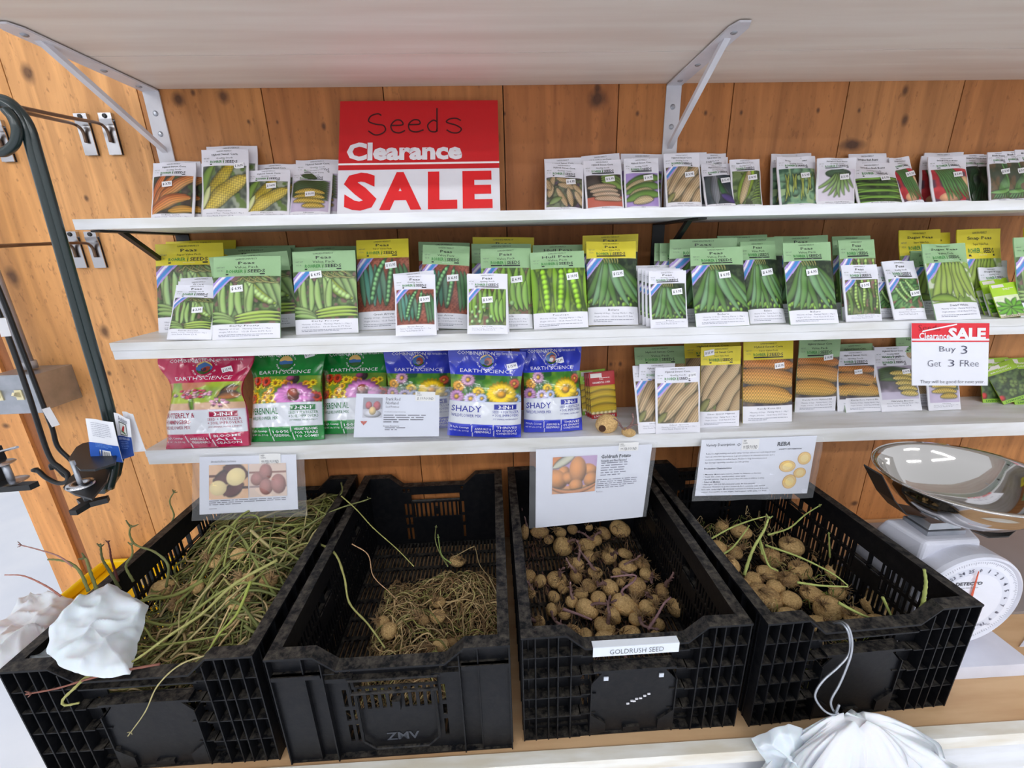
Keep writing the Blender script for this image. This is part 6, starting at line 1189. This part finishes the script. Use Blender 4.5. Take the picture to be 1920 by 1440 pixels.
# top shelf
for a in [('pile', 555, 637, 402, 301, 596, 1.075, 1), ('pile', 552, 625, 402, 308, 588, 1.065, 1), ('cornyellow', 480, 552, 402, 309, 517, 1.07, 1), ('cornyellow', 388, 484, 402, 275, 435, 1.07, 1), ('cornorange', 305, 378, 402, 308, 350, 1.07, 1), ('cornorange', 298, 372, 402, 304, 340, 1.06, 1),
          ('cobs', 1024, 1092, 392, 298, 1055, 1.075, 1), ('redcloth', 1096, 1166, 390, 293, 1125, 1.075, 1), ('lilac', 1160, 1240, 390, 291, 1204, 1.075, 1), ('husk', 1245, 1322, 388, 287, 1285, 1.075, 1),
          ('greenhusk', 1318, 1362, 387, 289, 1338, 1.08, 1), ('squash', 1305, 1372, 387, 297, 1330, 1.07, 1), ('yellowbean', 1446, 1520, 384, 289, 1482, 1.075, 1), ('stripebean', 1595, 1665, 383, 289, 1625, 1.078, 1), ('stripebean', 1598, 1668, 383, 297, 1630, 1.07, 1),
          ('redbean', 1728, 1800, 380, 287, 1768, 1.078, 1), ('redbean', 1724, 1796, 380, 293, 1762, 1.07, 1), ('darkbean', 1800, 1842, 378, 290, 1822, 1.078, 1), ('darkbean', 1822, 1868, 377, 291, 1842, 1.072, 1)]:
    P_(a[0], 1, a[1], a[2], a[3], a[4], a[5], Y=a[6], hid=True, lean=.12)
P_('cornorange', 1, 280, 362, 404, 306, 328, Y=1.03, price='3.75', su=.4, sv=.62)
P_('cornyellow', 1, 377, 466, 402, 281, 422, Y=1.03, price='16.95', su=.82, sv=.76)
P_('cornyellow', 1, 461, 541, 402, 320, 505, Y=1.03, price='16.95', su=.6, sv=.66)
P_('pile', 1, 540, 617, 402, 320, 588, Y=1.03, price='16.95', su=.5, sv=.48)
for k, xl, xr, yb, yt, xt, pr in [('cobs', 1021, 1094, 393, 310, 1058, '6.35'), ('redcloth', 1100, 1171, 392, 302, 1128, '5.95'), ('lilac', 1173, 1238, 391, 298, 1201, '16.95'), ('husk', 1250, 1317, 390, 289, 1277, '3.95'), ('squash', 1325, 1386, 388, 309, 1343, '15.95'),
                                  ('greenhusk', 1375, 1431, 387, 300, 1395, '8.95'), ('yellowbean', 1464, 1537, 385, 295, 1490, '5.95'), ('whitebean', 1530, 1602, 384, 297, 1568, '5.95'), ('stripebean', 1612, 1697, 383, 307, 1632, '5.95'), ('redbean', 1697, 1735, 382, 298, 1682, '5.25'),
                                  ('redbean', 1752, 1823, 380, 295, 1773, '5.95'), ('bunch', 1857, 1896, 378, 286, 1870, '5.95'), ('bunch', 1885, 1930, 377, 284, 1900, '5.95'), ('bunch', 1908, 1965, 376, 281, 1930, '5.95')]:
    P_(k, 1, xl, xr, yb, yt, xt, Y=1.03, price=pr, su=.66, sv=.62)
# middle shelf: those behind first
for a in [('frostyY', 305, 425, 605, 452, 377), ('frostyG', 425, 560, 605, 462, 478), ('frostyG', 412, 545, 610, 466, 472), ('frostyG', 555, 665, 605, 463, 610), ('arrowG', 790, 880, 603, 457, 833), ('lincolnY', 890, 1000, 600, 447, 944), ('lincolnG', 888, 995, 603, 459, 940),
          ('hullG', 1000, 1092, 600, 460, 1046), ('boleroY', 1092, 1195, 600, 441, 1144), ('boleroG', 1225, 1290, 598, 456, 1258), ('boleroG', 1236, 1310, 600, 456, 1272), ('boleroG', 1250, 1380, 601, 448, 1318), ('boleroG', 1270, 1392, 603, 457, 1325),
          ('boleroG', 1345, 1445, 598, 442, 1390), ('boleroG', 1370, 1470, 598, 446, 1420), ('boleroG', 1450, 1560, 595, 443, 1500), ('stringG', 1560, 1640, 592, 443, 1595), ('sugarY', 1690, 1780, 590, 432, 1722), ('sugarG', 1700, 1790, 590, 470, 1745), ('sugarW', 1845, 1905, 588, 490, 1860)]:
    P_(a[0], 2, *a[1:5], a[5], hid=True, lean=.12)
for k, xl, xr, yb, yt, xt, pr, su, sv in [
    ('frostyY', 306, 420, 622, 457, 355, None, .7, .5), ('frostyG', 425, 558, 622, 481, 466, None, .5, .6), ('frostyG', 405, 522, 636, 482, 464, '6.95', .38, .6), ('frostyG', 560, 670, 626, 471, 607, '6.95', .38, .71),
    ('arrowY', 676, 770, 618, 450, 717, '12.95', .66, .70), ('arrowG', 790, 876, 619, 464, 838, '6.95', .66, .60), ('lincolnG', 905, 999, 618, 467, 948, '6.95', .7, .6), ('hullG', 1001, 1104, 617, 473, 1044, '10.95', .75, .66),
    ('boleroY', 1102, 1198, 611, 455, 1145, '12.95', .6, .60), ('boleroG', 1403, 1475, 607, 454, 1418, '6.95', .6, .6), ('boleroG', 1302, 1408, 612, 465, 1341, '6.95', .58, .63), ('boleroG', 1477, 1576, 608, 456, 1510, '6.95', .5, .62), ('stringG', 1575, 1650, 600, 450, 1604, None, .5, .6),
    ('sugarY', 1705, 1800, 589, 438, 1738, None, .5, .6), ('snapY', 1790, 1885, 588, 430, 1834, '15.95', .75, .5), ('sugarG', 1748, 1844, 600, 458, 1766, None, .5, .5), ('frostyG', 1905, 1990, 594, 445, 1935, None, .5, .5), ('snapY', 1925, 2000, 588, 427, 1950, None, .5, .5),
    ('frostyW', 335, 410, 628, 521, 380, None, .5, .5), ('frostyW', 328, 402, 632, 527, 375, None, .5, .5), ('frostyW', 319, 394, 639, 537, 373, '3.99', .62, .52), ('arrowW', 748, 822, 625, 513, 775, None, .5, .5), ('arrowW', 744, 818, 630, 516, 778, '3.99', .74, .58),
    ('lincolnW', 880, 955, 624, 515, 913, None, .5, .5), ('lincolnW', 877, 952, 628, 515, 914, '3.99', .5, .55),
    ('boleroW', 1188, 1262, 602, 498, 1225, None, .5, .5), ('boleroW', 1196, 1270, 606, 503, 1230, None, .5, .5), ('boleroW', 1203, 1277, 609, 505, 1238, None, .5, .5), ('boleroW', 1210, 1284, 612, 507, 1244, None, .5, .5), ('boleroW', 1218, 1291, 615, 509, 1250, '3.95', .7, .62),
    ('stringW', 1582, 1657, 603, 497, 1609, '3.95', .55, .62), ('messW', 1640, 1690, 596, 500, 1660, None, .5, .5), ('messW', 1672, 1741, 600, 490, 1682, '3.95', .72, .42), ('sugarW', 1850, 1910, 592, 502, 1856, None, .5, .5)]:
    P_(k, 2, xl, xr, yb, yt, xt, price=pr, su=su, sv=sv, hid=False)
# lowest shelf
for a in [('huskY', 1290, 1400, 778, 640, 1335), ('kandyG', 1585, 1660, 765, 645, 1600), ('kandyW', 1580, 1650, 766, 650, 1605), ('nirvana', 1640, 1712, 765, 650, 1672), ('huskG', 1680, 1770, 758, 625, 1722), ('husk', 1195, 1262, 800, 682, 1232)]:
    P_(a[0], 3, *a[1:5], a[5], hid=True, lean=.12)
for k, xl, xr, yb, yt, xt, pr, su, sv in [
    ('huskG', 1195, 1292, 780, 650, 1236, None, .5, .5), ('huskY', 1310, 1386, 800, 650, 1352, '21.99', .2, .93), ('kandyY', 1390, 1486, 792, 640, 1440, '25.95', .7, .70), ('kandyG', 1487, 1567, 771, 634, 1537, '10.95', .7, .74),
    ('kandyW', 1568, 1646, 770, 658, 1602, '10.95', .5, .65), ('nirvana', 1650, 1731, 771, 661, 1672, '10.95', .72, .66), ('pile', 1738, 1803, 769, 665, 1762, None, .5, .5), ('husk', 1196, 1268, 812, 685, 1220, None, .5, .5), ('husk', 1228, 1313, 812, 688, 1270, '12.95', .82, .87)]:
    P_(k, 3, xl, xr, yb, yt, xt, price=pr, su=su, sv=sv, hid=False)
label_packets()
